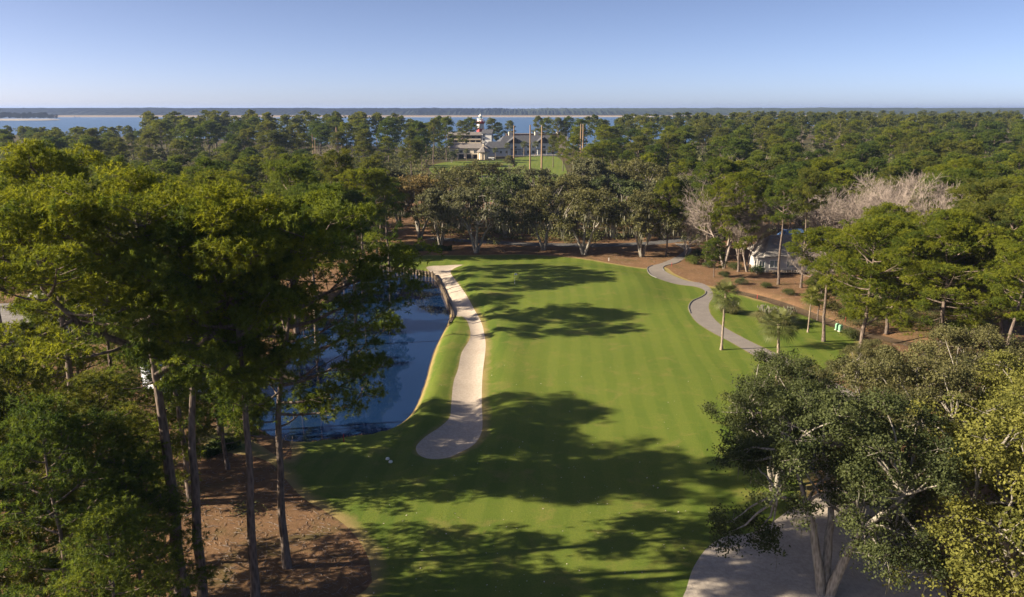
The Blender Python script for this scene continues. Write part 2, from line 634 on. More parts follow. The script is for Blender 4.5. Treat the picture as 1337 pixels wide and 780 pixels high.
def H_(Q):
    x, y = Q[:, 0], Q[:, 1]
    z = 0.18 * np.sin(x / 15.0 + 0.6) * np.cos(y / 21.0) + 0.08 * np.sin(x / 6 + y / 9)
    d = np.sqrt(((x - GREEN_C[0]) / GREEN_R[0]) ** 2 + ((y - GREEN_C[1]) / GREEN_R[1]) ** 2)
    z = z + 1.0 * sstep(1.05, 0.62, d)
    # low swale and shoulder beside the shell strip
    ds = seg_dist(Q, sand0[::4])
    ins = inside(Q, sand0)
    z = z - 0.32 * np.where(ins, sstep(-0.2, 1.2, ds), sstep(1.4, 0.0, ds) * 0.25) + np.where(ins, 0, 0.35 * sstep(0.3, 2.5, ds) * sstep(9, 3.0, ds) * (x > -12))
    dp = sdist(Q, pond)
    z = z * sstep(0.5, -2.5, dp) - 1.75 * sstep(-1.3, 1.8, dp)
    if CREEK is not None:
        dc = seg_dist(Q, CREEK, False)
        z = z - 0.8 * sstep(2.6, 0.6, dc)
    w = sstep(-108, -85, x) * sstep(128, 105, x) * sstep(32, 40, y) * sstep(328, 300, y)
    return z * w


CREEK = smooth_line([G(*q) for q in [(958, 378), (985, 384), (1015, 392), (1045, 402), (1075, 413), (1105, 424), (1150, 436), (1220, 452)]], 4)

lawn = smooth_loop(fix_h([(487, 800), (486, 760), (478, 722), (455, 690), (425, 668), (395, 650), (372, 625), (355, 606), (330, 596), (290, 590), (262, 580), (262, 566), (300, 556),
                          (330, 575), (380, 600), (380, 560), (440, 500), (480, 420), (470, 370), (478, 340), (505, 334), (560, 333), (620, 333), (680, 332), (725, 334), (765, 338), (800, 344), (840, 350),
                          (868, 349), (880, 357), (900, 366), (925, 373), (950, 380), (985, 390), (1020, 400), (1060, 411), (1095, 425), (1125, 440), (1120, 462), (1090, 500), (1080, 560), (1060, 640), (1040, 690),
                          (985, 712), (950, 728), (930, 755), (918, 785), (905, 815)]), 4)
sand = smooth_loop(fix_h(sand_px), 4)
grey = smooth_loop(fix_h([(884, 815), (896, 770), (906, 740), (925, 714), (950, 700), (990, 693), (1040, 660), (1090, 635), (1140, 632), (1180, 650), (1210, 700), (1230, 760), (1240, 830), (1100, 880), (950, 870)]), 4)
pathL = [(880, 318), (893, 326), (885, 334), (866, 343), (848, 348), (845, 353), (852, 361), (878, 370), (905, 374), (918, 378), (921, 383), (915, 388), (904, 393), (899, 400), (901, 409), (910, 421), (928, 433), (958, 449), (996, 471), (1035, 492), (1085, 520), (1150, 560)]
pathR = [(896, 318), (903, 326), (898, 333), (886, 343), (870, 347), (866, 351), (873, 357), (894, 366), (916, 370), (928, 377), (931, 388), (926, 396), (926, 406), (934, 418), (950, 430), (984, 448), (1019, 464), (1060, 484), (1110, 510), (1170, 546)]
pl = smooth_line(fix_h(pathL), 4)
pr = smooth_line(fix_h(pathR), 4)
path = np.vstack([pl, pr[::-1]])
creek_l = []
cN = np.gradient(CREEK, axis=0)
cN = np.c_[-cN[:, 1], cN[:, 0]] / np.hypot(*cN.T)[:, None]
creek = np.vstack([CREEK + cN * 1.5, (CREEK - cN * 1.3)[::-1]])
roadc = smooth_line([G(*q) for q in [(560, 312), (680, 318), (760, 320), (840, 318), (900, 312), (960, 300)]], 4)
rN = np.gradient(roadc, axis=0)
rN = np.c_[-rN[:, 1], rN[:, 0]] / np.hypot(*rN.T)[:, None]
road = np.vstack([roadc + rN * 2.6, (roadc - rN * 2.6)[::-1]])

DX0, DX1, DY0, DY1 = -110.0, 130.0, 30.0, 330.0


def build_ground():
    loops = [pond, lawn, sand, grey, path, creek, road]
    pts = []
    edges = []
    for L in loops:
        b = len(pts)
        n = len(L)
        pts.extend([tuple(p) for p in L])
        edges.extend([(b + i, b + (i + 1) % n) for i in range(n)])
    outl = np.array(pts)
    gx, gy = np.meshgrid(np.arange(-46, 62, 1.25), np.arange(44, 206, 1.25))
    g1 = np.c_[gx.ravel(), gy.ravel()]
    gx, gy = np.meshgrid(np.linspace(DX0, DX1, 61), np.linspace(DY0, DY1, 76))
    g2 = np.c_[gx.ravel(), gy.ravel()]
    g2 = g2[~((g2[:, 0] > -47) & (g2[:, 0] < 62.5) & (g2[:, 1] > 43) & (g2[:, 1] < 206.5))]
    g = np.vstack([g1, g2])
    rng = np.random.default_rng(3)
    bd = (g[:, 0] <= DX0) | (g[:, 0] >= DX1) | (g[:, 1] <= DY0) | (g[:, 1] >= DY1)
    g = g + np.where(bd[:, None], 0, rng.uniform(-.3, .3, g.shape))
    keep = np.ones(len(g), bool)
    for L in loops:
        keep &= (seg_dist(g, L) > 0.4) | bd
    g = g[keep]
    allp = np.vstack([outl, g])
    r = delaunay_2d_cdt([Vector(p) for p in allp], edges, [], 0, 1e-4)
    V2 = np.array([tuple(v) for v in r[0]])
    T = np.array([f for f in r[2] if len(f) == 3], np.int64)
    a, b, c = V2[T[:, 0]], V2[T[:, 1]], V2[T[:, 2]]
    ar = (b[:, 0] - a[:, 0]) * (c[:, 1] - a[:, 1]) - (b[:, 1] - a[:, 1]) * (c[:, 0] - a[:, 0])
    T[ar < 0] = T[ar < 0][:, ::-1]
    C = V2[T].mean(1)
    Z = H_(V2)
    reg = np.zeros(len(T), int)
    reg[inside(C, lawn)] = 1
    reg[inside(C, road)] = 6
    reg[inside(C, creek)] = 5
    reg[inside(C, path)] = 4
    reg[inside(C, grey)] = 3
    reg[inside(C, sand)] = 2
    reg[inside(C, pond)] = 7
    V3 = np.c_[V2, Z]
    for i, (nm, m) in enumerate([('ground', 'straw'), ('lawn', 'grass'), ('shell_strip', 'sand'), ('sandy_path', 'grey_sand'), ('cart_path', 'path'), ('creek_bed', 'mud'), ('road', 'road'), ('pond_bed', 'mud')]):
        f = T[reg == i]
        u, inv = np.unique(f, return_inverse=True)
        V = V3[u]
        at = None
        if i == 1:
            Q = V[:, :2]
            e = seg_dist(Q, lawn) / 2.3 + 0.08
            e = np.minimum(e, seg_dist(Q, sand) / 2.2 + np.where(Q[:, 0] > -7, 0.22, 0.5))
            e = np.minimum(e, seg_dist(Q, pond) / 1.1 + 0.1)
            e = np.minimum(e, seg_dist(Q, path) / 1.2 + 0.5)
            fw = smooth_loop(fix_h([(664, 480), (655, 540), (660, 640), (640, 720), (620, 800), (850, 800), (880, 700), (900, 600), (930, 500), (880, 430), (860, 395), (820, 362), (760, 348), (700, 344), (640, 352), (632, 372), (650, 400), (668, 440)]), 4)
            mow = sstep(-0.8, 0.8, sdist(Q, fw))
            at = {'edge': np.clip(e, 0, 3), 'mow': mow}
        me = mkmesh(nm, V, inv.reshape(-1, 3), np.zeros((0, 4), int), M[m], True, at)
        structure(nm, me)


build_ground()


def flat(name, poly, z, mat):
    P = np.array(poly, float)
    me = bpy.data.meshes.new(name)
    me.from_pydata([(x, y, z) for x, y in P], [], [list(range(len(P)))])
    me.materials.append(mat)
    me.update()
    return structure(name, me)


px0, py0 = pond.min(0) - 4
px1, py1 = pond.max(0) + 4
flat('pond_water', [(px0, py0), (px1, py0), (px1, py1), (px0, py1)], Z_POND, M['pond'])

# outer ground: a frame round the modelled middle, out to the shore of the sound
coast_y = [(-4000, 1250), (-700, 1120), (-420, 1020), (-260, 880), (-120, 760), (60, 740), (220, 900), (420, 1500), (900, 1900), (4000, 2300)]
mb = MB()
xs = sorted({-4000, DX0, DX1, 4000})
mb.add([(-4000, -600, 0), (4000, -600, 0), (4000, DY0, 0), (-4000, DY0, 0)], [(0, 1, 2, 3)])
mb.add([(-4000, DY0, 0), (DX0, DY0, 0), (DX0, DY1, 0), (-4000, DY1, 0)], [(0, 1, 2, 3)])
mb.add([(DX1, DY0, 0), (4000, DY0, 0), (4000, DY1, 0), (DX1, DY1, 0)], [(0, 1, 2, 3)])
for (xa, ya), (xb, yb) in zip(coast_y, coast_y[1:]):
    mb.add([(xa, DY1, 0), (xb, DY1, 0), (xb, yb, 0), (xa, ya, 0)], [(0, 1, 2, 3)])
    mb.add([(xa, ya, 0), (xb, yb, 0), (xb, yb + 14, -2), (xa, ya + 14, -2)], [(0, 1, 2, 3)])
structure('land', mb.mesh('land', M['floor']))
flat('sound', [(-60000, 650), (60000, 650), (60000, 60000), (-60000, 60000)], -0.9, M['sea'])

# driving range lawn, 3 cm above the woodland floor
rl = smooth_loop([G(*q) for q in [(560, 222), (575, 213), (610, 210.5), (655, 208.5), (690, 204), (722, 203.5), (735, 212), (742, 240), (722, 262), (690, 275), (640, 268), (600, 245)]], 4)
P = [(x, y, 0.03) for x, y in rl]
me = bpy.data.meshes.new('range_lawn')
me.from_pydata(P, [], [list(range(len(P)))])
for nm, v in (('edge', 2.0), ('mow', 0.9)):
    a_ = me.attributes.new(nm, 'FLOAT', 'POINT')
    a_.data.foreach_set('value', np.full(len(P), v, np.float32))
me.materials.append(M['grass'])
structure('range_lawn', me)

# far shore
flat('far_beach', [(-9000, 3350), (-1300, 3330), (-600, 3300), (300, 3350), (1500, 3600), (9000, 3900), (9000, 4600), (-9000, 4600)], -0.6, M['beach'])
flat('marsh', [(-9000, 3480), (-900, 3440), (0, 3480), (400, 3560), (1600, 3800), (9000, 4100), (9000, 60000), (-9000, 60000)], -0.3, M['marsh'])
flat('far_land', [(-60000, 5200), (60000, 5200), (60000, 59000), (-60000, 59000)], -0.1, M['floor'])


def far_woods(name, x0, x1, y0, y1, nx, ny, hmin, hmax, seed):
    rng = np.random.default_rng(seed)
    xs = np.linspace(x0, x1, nx)
    V = []
    for j in range(ny):
        y = y0 + (y1 - y0) * (j / (ny - 1)) ** 1.5
        hh = rng.uniform(hmin, hmax, nx)
        k = np.convolve(rng.normal(0, 1, nx + 20), np.ones(21) / 21, 'valid')[:nx]
        z = hh + k * 8
        if j == 0:
            z = z * 0 - 0.5
        if j == 1:
            z *= 0.75
        V.append(np.c_[xs + rng.uniform(-4, 4, nx), np.full(nx, y) + rng.uniform(-12, 12, nx) * (j > 0), z])
    V = np.vstack(V)
    i = np.arange(ny - 1)[:, None] * nx
    j = np.arange(nx - 1)[None]
    Fq = np.stack([i + j, i + j + 1, i + nx + j + 1, i + nx + j], -1).reshape(-1, 4)
    T = rng.uniform(0, 1, len(V))
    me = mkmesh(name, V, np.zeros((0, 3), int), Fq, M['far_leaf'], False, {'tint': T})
    return prop(link(name, me), 'dark continuous woodland along the far shore of the sound', 'woods', kind='stuff')


far_woods('far_woods', -6500, 6500, 4150, 8500, 2600, 9, 13, 35, 5)

# ------------------------------------------------------------------ tree generators


def unit(v):
    return v / (np.linalg.norm(v, axis=-1, keepdims=True) + 1e-9)


def needles(mb, C, D, rad, per, width, rng, tint):
    """brush-like tufts: C (N,3) centres, D (N,3) axis"""
    N = len(C)
    d = unit(rng.normal(0, 1, (N, per, 3)) + D[:, None] * 0.75)
    L = rad * rng.uniform(0.7, 1.2, (N, per, 1))
    tip = C[:, None] + d * L
    tip[..., 2] -= L[..., 0] * 0.12
    side = unit(np.cross(d, rng.normal(0, 1, (N, per, 3)))) * width
    b0 = C[:, None] + d * L * 0.12
    V = np.stack([b0 - side, b0 + side, tip], 2).reshape(-1, 3)
    Fc = np.arange(N * per * 3).reshape(-1, 3)
    T = np.repeat(np.clip(tint + rng.normal(0, 0.06, N), 0, 1), per * 3)
    mb.add(V, Fc, T)


def leaves(mb, P, Nrm, size, rng, tint, aspect=0.55):
    n = len(P)
    Nrm = unit(Nrm)
    U = unit(np.cross(Nrm, rng.normal(0, 1, (n, 3))))
    W = np.cross(Nrm, U)
    s = size * rng.uniform(0.6, 1.3, (n, 1))
    V = np.stack([P - U * s, P - W * s * aspect + Nrm * s * 0.12, P + U * s, P + W * s * aspect + Nrm * s * 0.12], 1).reshape(-1, 3)
    mb.add(V, np.arange(n * 4).reshape(-1, 4), np.repeat(tint, 4))


def curve(a, b, bend, k=6, rng=None, wob=0.0):
    a, b = np.array(a, float), np.array(b, float)
    s = np.linspace(0, 1, k)[:, None]
    P = a + (b - a) * s + np.array(bend) * (4 * s * (1 - s))
    if rng is not None and wob:
        w = rng.normal(0, wob, (k, 3))
        w[0] = 0
        P = P + w * s
    return P


def gen_pine(seed, H=28, Rc=5.5, cb=0.5, nb=22, lean=(0, 0), r0=0.38, sub=4, tufts=26, per=16, nl=0.33, nw=0.028, pr=1.05, fork=0, stubs=6, shape=None, sides=8, flat_=0.72, bias=(0, 0)):
    rng = np.random.default_rng(seed)
    wood, fol = MB(), MB()
    k = 14
    s = np.linspace(0, 1, k)
    wob = np.cumsum(rng.normal(0, 0.10, (k, 2)), 0) * (H / 28)
    wob -= wob[0]
    tr = np.c_[lean[0] * s ** 1.6 + wob[:, 0], lean[1] * s ** 1.6 + wob[:, 1], s * H]
    rad = r0 * (1 - 0.82 * s ** 1.1) + r0 * 0.25 * np.exp(-s * 34)
    wood.tube(tr, rad, sides)
    leaders = [(tr, 1.0, cb)]
    if fork:
        for q in range(fork):
            s0 = cb - 0.04 - 0.06 * q
            p0 = np.array([np.interp(s0, s, tr[:, i]) for i in range(3)])
            az = rng.uniform(0, 6.28) if q else 0.4
            top = p0 + np.array([math.cos(az) * Rc * 0.75, math.sin(az) * Rc * 0.75, (1 - s0) * H * 0.93])
            P_ = curve(p0, top, (math.cos(az) * Rc * 0.25, math.sin(az) * Rc * 0.25, -1.0), 10, rng, 0.25)
            wood.tube(P_, np.linspace(r0 * 0.55, 0.06, 10), max(5, sides - 2))
            leaders.append((P_, 0.72, 0.4))
    shape = shape or ([0, .25, .55, .8, 1], [.62, .95, 1, .86, .5])
    puffs, pd = [], []
    A, B, ra, rb = [], [], [], []
    az = rng.uniform(0, 6.28)
    for li, (L_, sc, cb_) in enumerate(leaders):
        sl = np.linspace(0, 1, len(L_))
        nbb = nb if li == 0 else int(nb * 0.6)
        for i in range(nbb):
            u = (i + 0.5) / nbb
            t = cb_ + (0.985 - cb_) * u ** 0.9
            p0 = np.array([np.interp(t, sl, L_[:, q]) for q in range(3)])
            Lb = Rc * sc * np.interp(u, *shape) * rng.uniform(0.7, 1.18)
            az += 2.4 + rng.normal(0, 0.35)
            el = R(np.interp(u, [0, .45, 1], [2, 28, 66]) + rng.normal(0, 9))
            h = np.array([math.cos(az), math.sin(az), 0])
            Lb *= 1 + bias[0] * h[0] + bias[1] * h[1]
            tipp = p0 + h * Lb * math.cos(el) + np.array([0, 0, Lb * math.sin(el) * (1 - .45 * u) + 0.10 * Lb])
            Pb = curve(p0, tipp, (0, 0, -0.10 * Lb), 6, rng, 0.12)
            wood.tube(Pb, np.linspace(0.035 + 0.10 * Lb / Rc * (r0 / .38), 0.025, 6), 5)
            puffs.append(tipp); pd.append(h * 0.5)
            sb = np.linspace(0, 1, 6)
            for j in range(sub):
                ss = rng.uniform(0.38, 0.98)
                q0 = np.array([np.interp(ss, sb, Pb[:, q]) for q in range(3)])
                sa = az + (1 if j % 2 else -1) * R(rng.uniform(28, 80))
                ls = Lb * rng.uniform(0.22, 0.42) * (1.15 - 0.4 * ss)
                q1 = q0 + np.array([math.cos(sa) * ls, math.sin(sa) * ls, ls * rng.uniform(0.05, 0.6)])
                A.append(q0); B.append(q1); ra.append(0.045); rb.append(0.018)
                puffs.append(q1); pd.append(np.array([math.cos(sa), math.sin(sa), 0]) * 0.5)
        puffs.append(L_[-1] + (0, 0, 0.2)); pd.append(np.array([0, 0, 0.6]))
    wood.sticks(A, B, ra, rb, 4)
    for i in range(stubs):
        t = rng.uniform(min(0.28, cb * .6), cb)
        p0 = np.array([np.interp(t, s, tr[:, q]) for q in range(3)])
        a_ = rng.uniform(0, 6.28)
        Ls = rng.uniform(0.6, 2.8)
        wood.tube(curve(p0, p0 + np.array([math.cos(a_) * Ls, math.sin(a_) * Ls, Ls * rng.uniform(-.1, .35)]), (0, 0, -0.1 * Ls), 4, rng, 0.1), np.linspace(0.07, 0.015, 4), 4)
    puffs = np.array(puffs); pd = np.array(pd)
    K = len(puffs)
    off = unit(rng.normal(0, 1, (K, tufts, 3)))
    off[..., 2] = np.where(rng.uniform(0, 1, (K, tufts)) < 0.75, np.abs(off[..., 2]), off[..., 2])
    rr = rng.uniform(0.35, 1.0, (K, tufts, 1)) ** 0.6
    psz = pr * rng.uniform(0.65, 1.3, (K, 1, 1))
    off3 = off * rr * psz * np.array([1, 1, flat_])
    C = puffs[:, None] + off3 - pd[:, None] * 0.35
    D = unit(off + np.array([0, 0, 0.45]) + pd[:, None] * 0.3)
    tint = np.repeat(rng.uniform(0.15, 0.85, K), tufts) + rng.normal(0, 0.10, K * tufts)
    needles(fol, C.reshape(-1, 3), D.reshape(-1, 3), nl, per, nw, rng, tint)
    return wood, fol


def gen_oak(seed, H=16, Rc=8.5, nlobe=60, nsub=7, per=40, size=0.13, stems=4, r0=0.5, low=0.22, moss=0, lobe_r=1.7, aspect=0.6, twigs=True):
    rng = np.random.default_rng(seed)
    wood, fol, ms = MB(), MB(), MB()
    # limbs
    hubs = []
    for i in range(stems):
        a_ = i * 6.283 / stems + rng.uniform(-.4, .4)
        d = Rc * rng.uniform(0.16, 0.34)
        hub = np.array([math.cos(a_) * d, math.sin(a_) * d, H * rng.uniform(0.30, 0.46)])
        b0 = np.array([math.cos(a_) * r0 * 0.5, math.sin(a_) * r0 * 0.5, -0.1])
        P_ = curve(b0, hub, (math.cos(a_) * -0.2, math.sin(a_) * -0.2, 0), 7, rng, 0.12)
        wood.tube(P_, np.linspace(r0 * 0.72, r0 * 0.40, 7), 8)
        hubs.append((hub, r0 * 0.40))
        for q in range(2):
            a2 = a_ + rng.uniform(-.9, .9)
            h2 = hub + np.array([math.cos(a2) * Rc * 0.28, math.sin(a2) * Rc * 0.28, H * rng.uniform(0.06, 0.24)])
            P_ = curve(hub, h2, rng.normal(0, 0.25, 3), 6, rng, 0.1)
            wood.tube(P_, np.linspace(r0 * 0.38, r0 * 0.22, 6), 6)
            hubs.append((h2, r0 * 0.22))
    lob = []
    tries = 0
    while len(lob) < nlobe and tries < nlobe * 40:
        tries += 1
        a_ = rng.uniform(0, 6.283)
        f = math.sqrt(rng.uniform(0, 1))
        rr = Rc * f * (1 + 0.12 * math.sin(3 * a_ + seed) + 0.08 * math.sin(5 * a_ + 2 * seed))
        zt = H * (0.46 + 0.50 * math.sqrt(max(0, 1 - f * f * 0.97)))
        zb = H * (low + 0.28 * (1 - f) ** 1.0)
        z = zt - (zt - zb) * rng.uniform(0, 1) ** 1.5
        p = np.array([rr * math.cos(a_), rr * math.sin(a_), z])
        if all(np.linalg.norm((p - q) * (1, 1, 1.3)) > lobe_r * 0.78 for q in lob):
            lob.append(p)
    lob = np.array(lob)
    nd = np.linalg.norm(lob[:, None] - lob[None], axis=2) + np.eye(len(lob)) * 99
    lob = lob[(np.sort(nd, 1)[:, :2].max(1) < lobe_r * 1.7)]
    hp = np.array([h for h, _ in hubs])
    for p in lob:
        i = np.argmin(np.linalg.norm(hp - p, axis=1) + (hp[:, 2] > p[2] + 1) * 3)
        P_ = curve(hubs[i][0], p, (0, 0, rng.uniform(-.5, .6)), 6, rng, 0.16)
        wood.tube(P_, np.linspace(min(hubs[i][1], 0.16), 0.03, 6), 5)
    K = len(lob)
    lr = lobe_r * rng.uniform(0.65, 1.25, (K, 1, 1))
    o = unit(rng.normal(0, 1, (K, nsub, 3)))
    o[..., 2] = np.where(rng.uniform(0, 1, (K, nsub)) < 0.7, np.abs(o[..., 2]), o[..., 2])
    subc = lob[:, None] + o * lr * rng.uniform(0.5, 1.05, (K, nsub, 1)) * np.array([1, 1, 0.72])
    if twigs:
        a0 = np.repeat(lob, nsub, 0)
        wood.sticks(a0, subc.reshape(-1, 3), 0.03, 0.012, 3)
    sg = lobe_r * 0.23
    P_ = subc[:, :, None] + rng.normal(0, 1, (K, nsub, per, 3)) * sg * np.array([1, 1, 0.7])
    Nn = o[:, :, None] * 0.7 + rng.normal(0, 0.8, P_.shape) + np.array([0, 0, 0.5])
    tl = np.repeat(rng.uniform(0.1, 0.9, (K, 1)), nsub, 1) * 0.6 + rng.uniform(0, 0.4, (K, nsub))
    tint = np.clip(np.repeat(tl.ravel(), per) + rng.normal(0, 0.12, K * nsub * per), 0, 1)
    leaves(fol, P_.reshape(-1, 3), Nn.reshape(-1, 3), size, rng, tint, aspect)
    if moss:
        idx = rng.integers(0, K, moss)
        p = lob[idx] + rng.normal(0, 0.9, (moss, 3)) * lobe_r * 0.5 - np.array([0, 0, lobe_r * 0.35])
        keep = p[:, 2] < H * 0.72
        p = p[keep]
        n = len(p)
        L = rng.uniform(0.6, 2.0, n)
        a_ = rng.uniform(0, 6.28, n)
        w = rng.uniform(0.05, 0.16, n)[:, None] * (0.35 if size < .15 else 1.0)
        U = np.c_[np.cos(a_), np.sin(a_), np.zeros(n)] * w
        mid = p - np.c_[np.zeros((n, 2)), L * 0.5] + rng.normal(0, 0.05, (n, 3))
        end = p - np.c_[np.zeros((n, 2)), L]
        V = np.stack([p - U * .6, p + U * .6, mid + U, mid - U, end], 1).reshape(-1, 3)
        b = np.arange(n)[:, None] * 5
        ms.add(V, b + np.array([[0, 1, 2, 3]]), np.repeat(rng.uniform(0, 1, n), 5))
        ms.F3.append(b + np.array([[3, 2, 4]]))
    return wood, fol, ms


def gen_bare(seed, H=15, levels=6, spread=0.46, r0=0.2, up=0.3, nch=(3, 4)):
    rng = np.random.default_rng(seed)
    trunk, tw = MB(), MB()
    cur = []
    for i in range(rng.integers(2, 5)):
        a_ = rng.uniform(0, 6.28)
        cur.append((np.array([0, 0, 0.0]), unit(np.array([math.cos(a_) * .25, math.sin(a_) * .25, 1.0])), H * 0.26, r0))
    A, B, RA, RB, LV = [], [], [], [], []
    for lv in range(levels):
        nxt = []
        for p, d, L, r in cur:
            e = p + d * L * rng.uniform(0.8, 1.2)
            A.append(p); B.append(e); RA.append(r); RB.append(r * 0.66); LV.append(lv)
            if lv == levels - 1:
                continue
            for _ in range(rng.integers(nch[0], nch[1] + 1)):
                q = p + (e - p) * rng.uniform(0.55, 1.0)
                nd = unit(d + rng.normal(0, spread, 3) + np.array([0, 0, up * 0.6]))
                nxt.append((q, nd, L * rng.uniform(0.55, 0.88), max(0.010, r * 0.55)))
        cur = nxt
    A, B, RA, RB, LV = map(np.array, (A, B, RA, RB, LV))
    m = LV < 3
    trunk.sticks(A[m], B[m], RA[m], RB[m], 6)
    tw.sticks(A[~m], B[~m], np.maximum(RA[~m], 0.013), np.maximum(RB[~m], 0.007), 3)
    return trunk, tw


def gen_palm(seed, H=11, nf=38, Rf=2.5):
    rng = np.random.default_rng(seed)
    wood, fol = MB(), MB()
    s = np.linspace(0, 1, 10)
    tr = np.c_[0.35 * s ** 2 * rng.normal(), 0.3 * s ** 2 * rng.normal(), s * (H - 1.6)]
    wood.tube(tr, 0.185 - 0.03 * s + 0.12 * np.exp(-s * 22) + 0.05 * (s > 0.9), 9)
    top = tr[-1]
    for i in range(nf):
        u = (i + .5) / nf
        el = R(80 - 128 * u ** 0.85 + rng.normal(0, 7))
        az = i * 2.399 + rng.normal(0, .2)
        h = np.array([math.cos(az), math.sin(az), 0])
        d = h * math.cos(el) + np.array([0, 0, math.sin(el)])
        Lp = Rf * rng.uniform(0.5, 0.7)
        e = top + d * Lp - np.array([0, 0, 0.12 * Lp * math.cos(el)])
        fol.sticks([top], [e], 0.025, 0.018, 3, 0.6)
        sd = np.array([-h[1], h[0], 0])
        nrm = np.cross(sd, d)
        m = 18
        th = np.linspace(-R(105), R(105), m)
        dirs = np.cos(th)[:, None] * d + np.sin(th)[:, None] * sd - nrm * 0.10 * np.abs(np.sin(th))[:, None]
        dirs = unit(dirs)
        L = Rf * rng.uniform(0.48, 0.62, m) * (0.75 + 0.35 * np.cos(th))
        mid = e + dirs * (L * 0.6)[:, None]
        tip = e + dirs * L[:, None] - np.c_[np.zeros((m, 2)), L * 0.34]
        w = unit(np.cross(dirs, nrm)) * 0.055
        V = np.stack([e + 0 * mid, mid - w, tip, mid + w], 1).reshape(-1, 3)
        tt = np.clip(0.75 - 0.45 * u + rng.normal(0, .12), 0, 1)
        fol.add(V, np.arange(m * 4).reshape(-1, 4), tt)
    return wood, fol


def gen_shrub(seed, w=2.0, h=1.8, n=2500, size=0.09):
    rng = np.random.default_rng(seed)
    wood, fol = MB(), MB()
    K = 26
    a_ = rng.uniform(0, 6.28, K)
    f = np.sqrt(rng.uniform(0, 1, K))
    c = np.c_[np.cos(a_) * f * w * .8, np.sin(a_) * f * w * .8, h * (0.25 + 0.6 * np.sqrt(1 - f * f * .95) * rng.uniform(0.4, 1, K))]
    for p in c:
        wood.tube(curve((0, 0, 0), p, (0, 0, .1), 4, rng, .05), np.linspace(.04, .012, 4), 4)
    i = rng.integers(0, K, n)
    P_ = c[i] + rng.normal(0, 1, (n, 3)) * np.array([w * .2, w * .2, h * .15])
    P_[:, 2] = np.maximum(P_[:, 2], 0.05)
    leaves(fol, P_, rng.normal(0, 1, (n, 3)) + (0, 0, .6), size, rng, np.clip(rng.uniform(.1, .9, K)[i] + rng.normal(0, .1, n), 0, 1))
    return wood, fol


def gen_pampas(seed, h=2.4, n=700):
    rng = np.random.default_rng(seed)
    fol, plume = MB(), MB()
    a_ = rng.uniform(0, 6.28, n)
    out = rng.uniform(0.1, 1.0, n)
    L = h * rng.uniform(.6, 1.0, n)
    hdir = np.c_[np.cos(a_), np.sin(a_), np.zeros(n)]
    b = hdir * rng.uniform(0, .45, n)[:, None]
    mid = b + hdir * (out * .7)[:, None] + np.c_[np.zeros((n, 2)), L * .75]
    tip = b + hdir * (out * 1.9)[:, None] + np.c_[np.zeros((n, 2)), L * (.95 - .5 * out)]
    sd = np.c_[-hdir[:, 1], hdir[:, 0], np.zeros(n)] * 0.022
    V = np.stack([b - sd, b + sd, mid + sd, mid - sd, tip], 1).reshape(-1, 3)
    i = np.arange(n)[:, None] * 5
    T = np.repeat(rng.uniform(0, 1, n), 5)
    fol.add(V, i + np.array([[0, 1, 2, 3]]), T)
    fol.F3.append(i + np.array([[3, 2, 4]]))
    m = 26
    for q in range(m):
        az = rng.uniform(0, 6.28); o = rng.uniform(.1, .9)
        e = np.array([math.cos(az) * o, math.sin(az) * o, h * rng.uniform(.95, 1.2)])
        plume.tube([e - (0, 0, .55), e - (0, 0, .35), e - (0, 0, .15), e], [.02, .07, .06, .01], 5, rng.uniform(.5, 1))
    return fol, plume


PROTO = {}
TOP = {}


def proto_meshes(key, parts):
    """parts: list of (part name, MB, material, smooth, tint)"""
    TOP[key] = max(mb.arrays()[0][:, 2].max() for nm, mb, mt, sm in parts if mb.n)
    PROTO[key] = [(nm, mb.mesh(key + '_' + nm, M[mt], sm, True)) for nm, mb, mt, sm in parts if mb.n]


NEARP = ['pine_near_a', 'pine_near_b', 'pine_near_c', 'pine_near_d', 'pine_umbrella', 'pine_low']
for key, kw in {
    'pine_near_a': dict(seed=11, H=28, Rc=5.6, cb=.60, nb=24, sub=6, tufts=24),
    'pine_near_b': dict(seed=12, H=28, Rc=5.2, cb=.64, nb=22, sub=6, tufts=24, lean=(1.5, .5)),
    'pine_near_c': dict(seed=13, H=28, Rc=6.2, cb=.66, nb=20, sub=6, tufts=24, fork=1),
    'pine_near_d': dict(seed=14, H=28, Rc=5.6, cb=.46, nb=28, sub=5, tufts=24, lean=(-1, 1)),
    'pine_overhang': dict(seed=17, H=30, Rc=7.8, cb=.42, nb=38, sub=8, tufts=34, pr=1.3, lean=(3.2, 0.6), r0=.36, bias=(.48, -.1)),
    'pine_umbrella': dict(seed=15, H=32, Rc=8.4, cb=.72, nb=24, sub=8, tufts=26, fork=2, r0=.50, shape=([0, .3, .6, 1], [1.0, 1.05, .9, .5]), pr=1.25),
    'pine_broad': dict(seed=18, H=22, Rc=7.0, cb=.30, nb=36, sub=6, tufts=26, r0=.34, fork=1),
    'pine_low': dict(seed=16, H=20, Rc=4.6, cb=.15, nb=30, sub=5, tufts=17, r0=.22, stubs=2),
}.items():
    w_, f_ = gen_pine(**{**dict(per=16, nl=.36, nw=.032, pr=1.1), **kw})
    proto_meshes(key, [('trunk', w_, 'pine_bark', True), ('crown', f_, 'pine', False)])
MIDP = ['pine_mid_a', 'pine_mid_b', 'pine_mid_c', 'pine_mid_d', 'pine_mid_e']
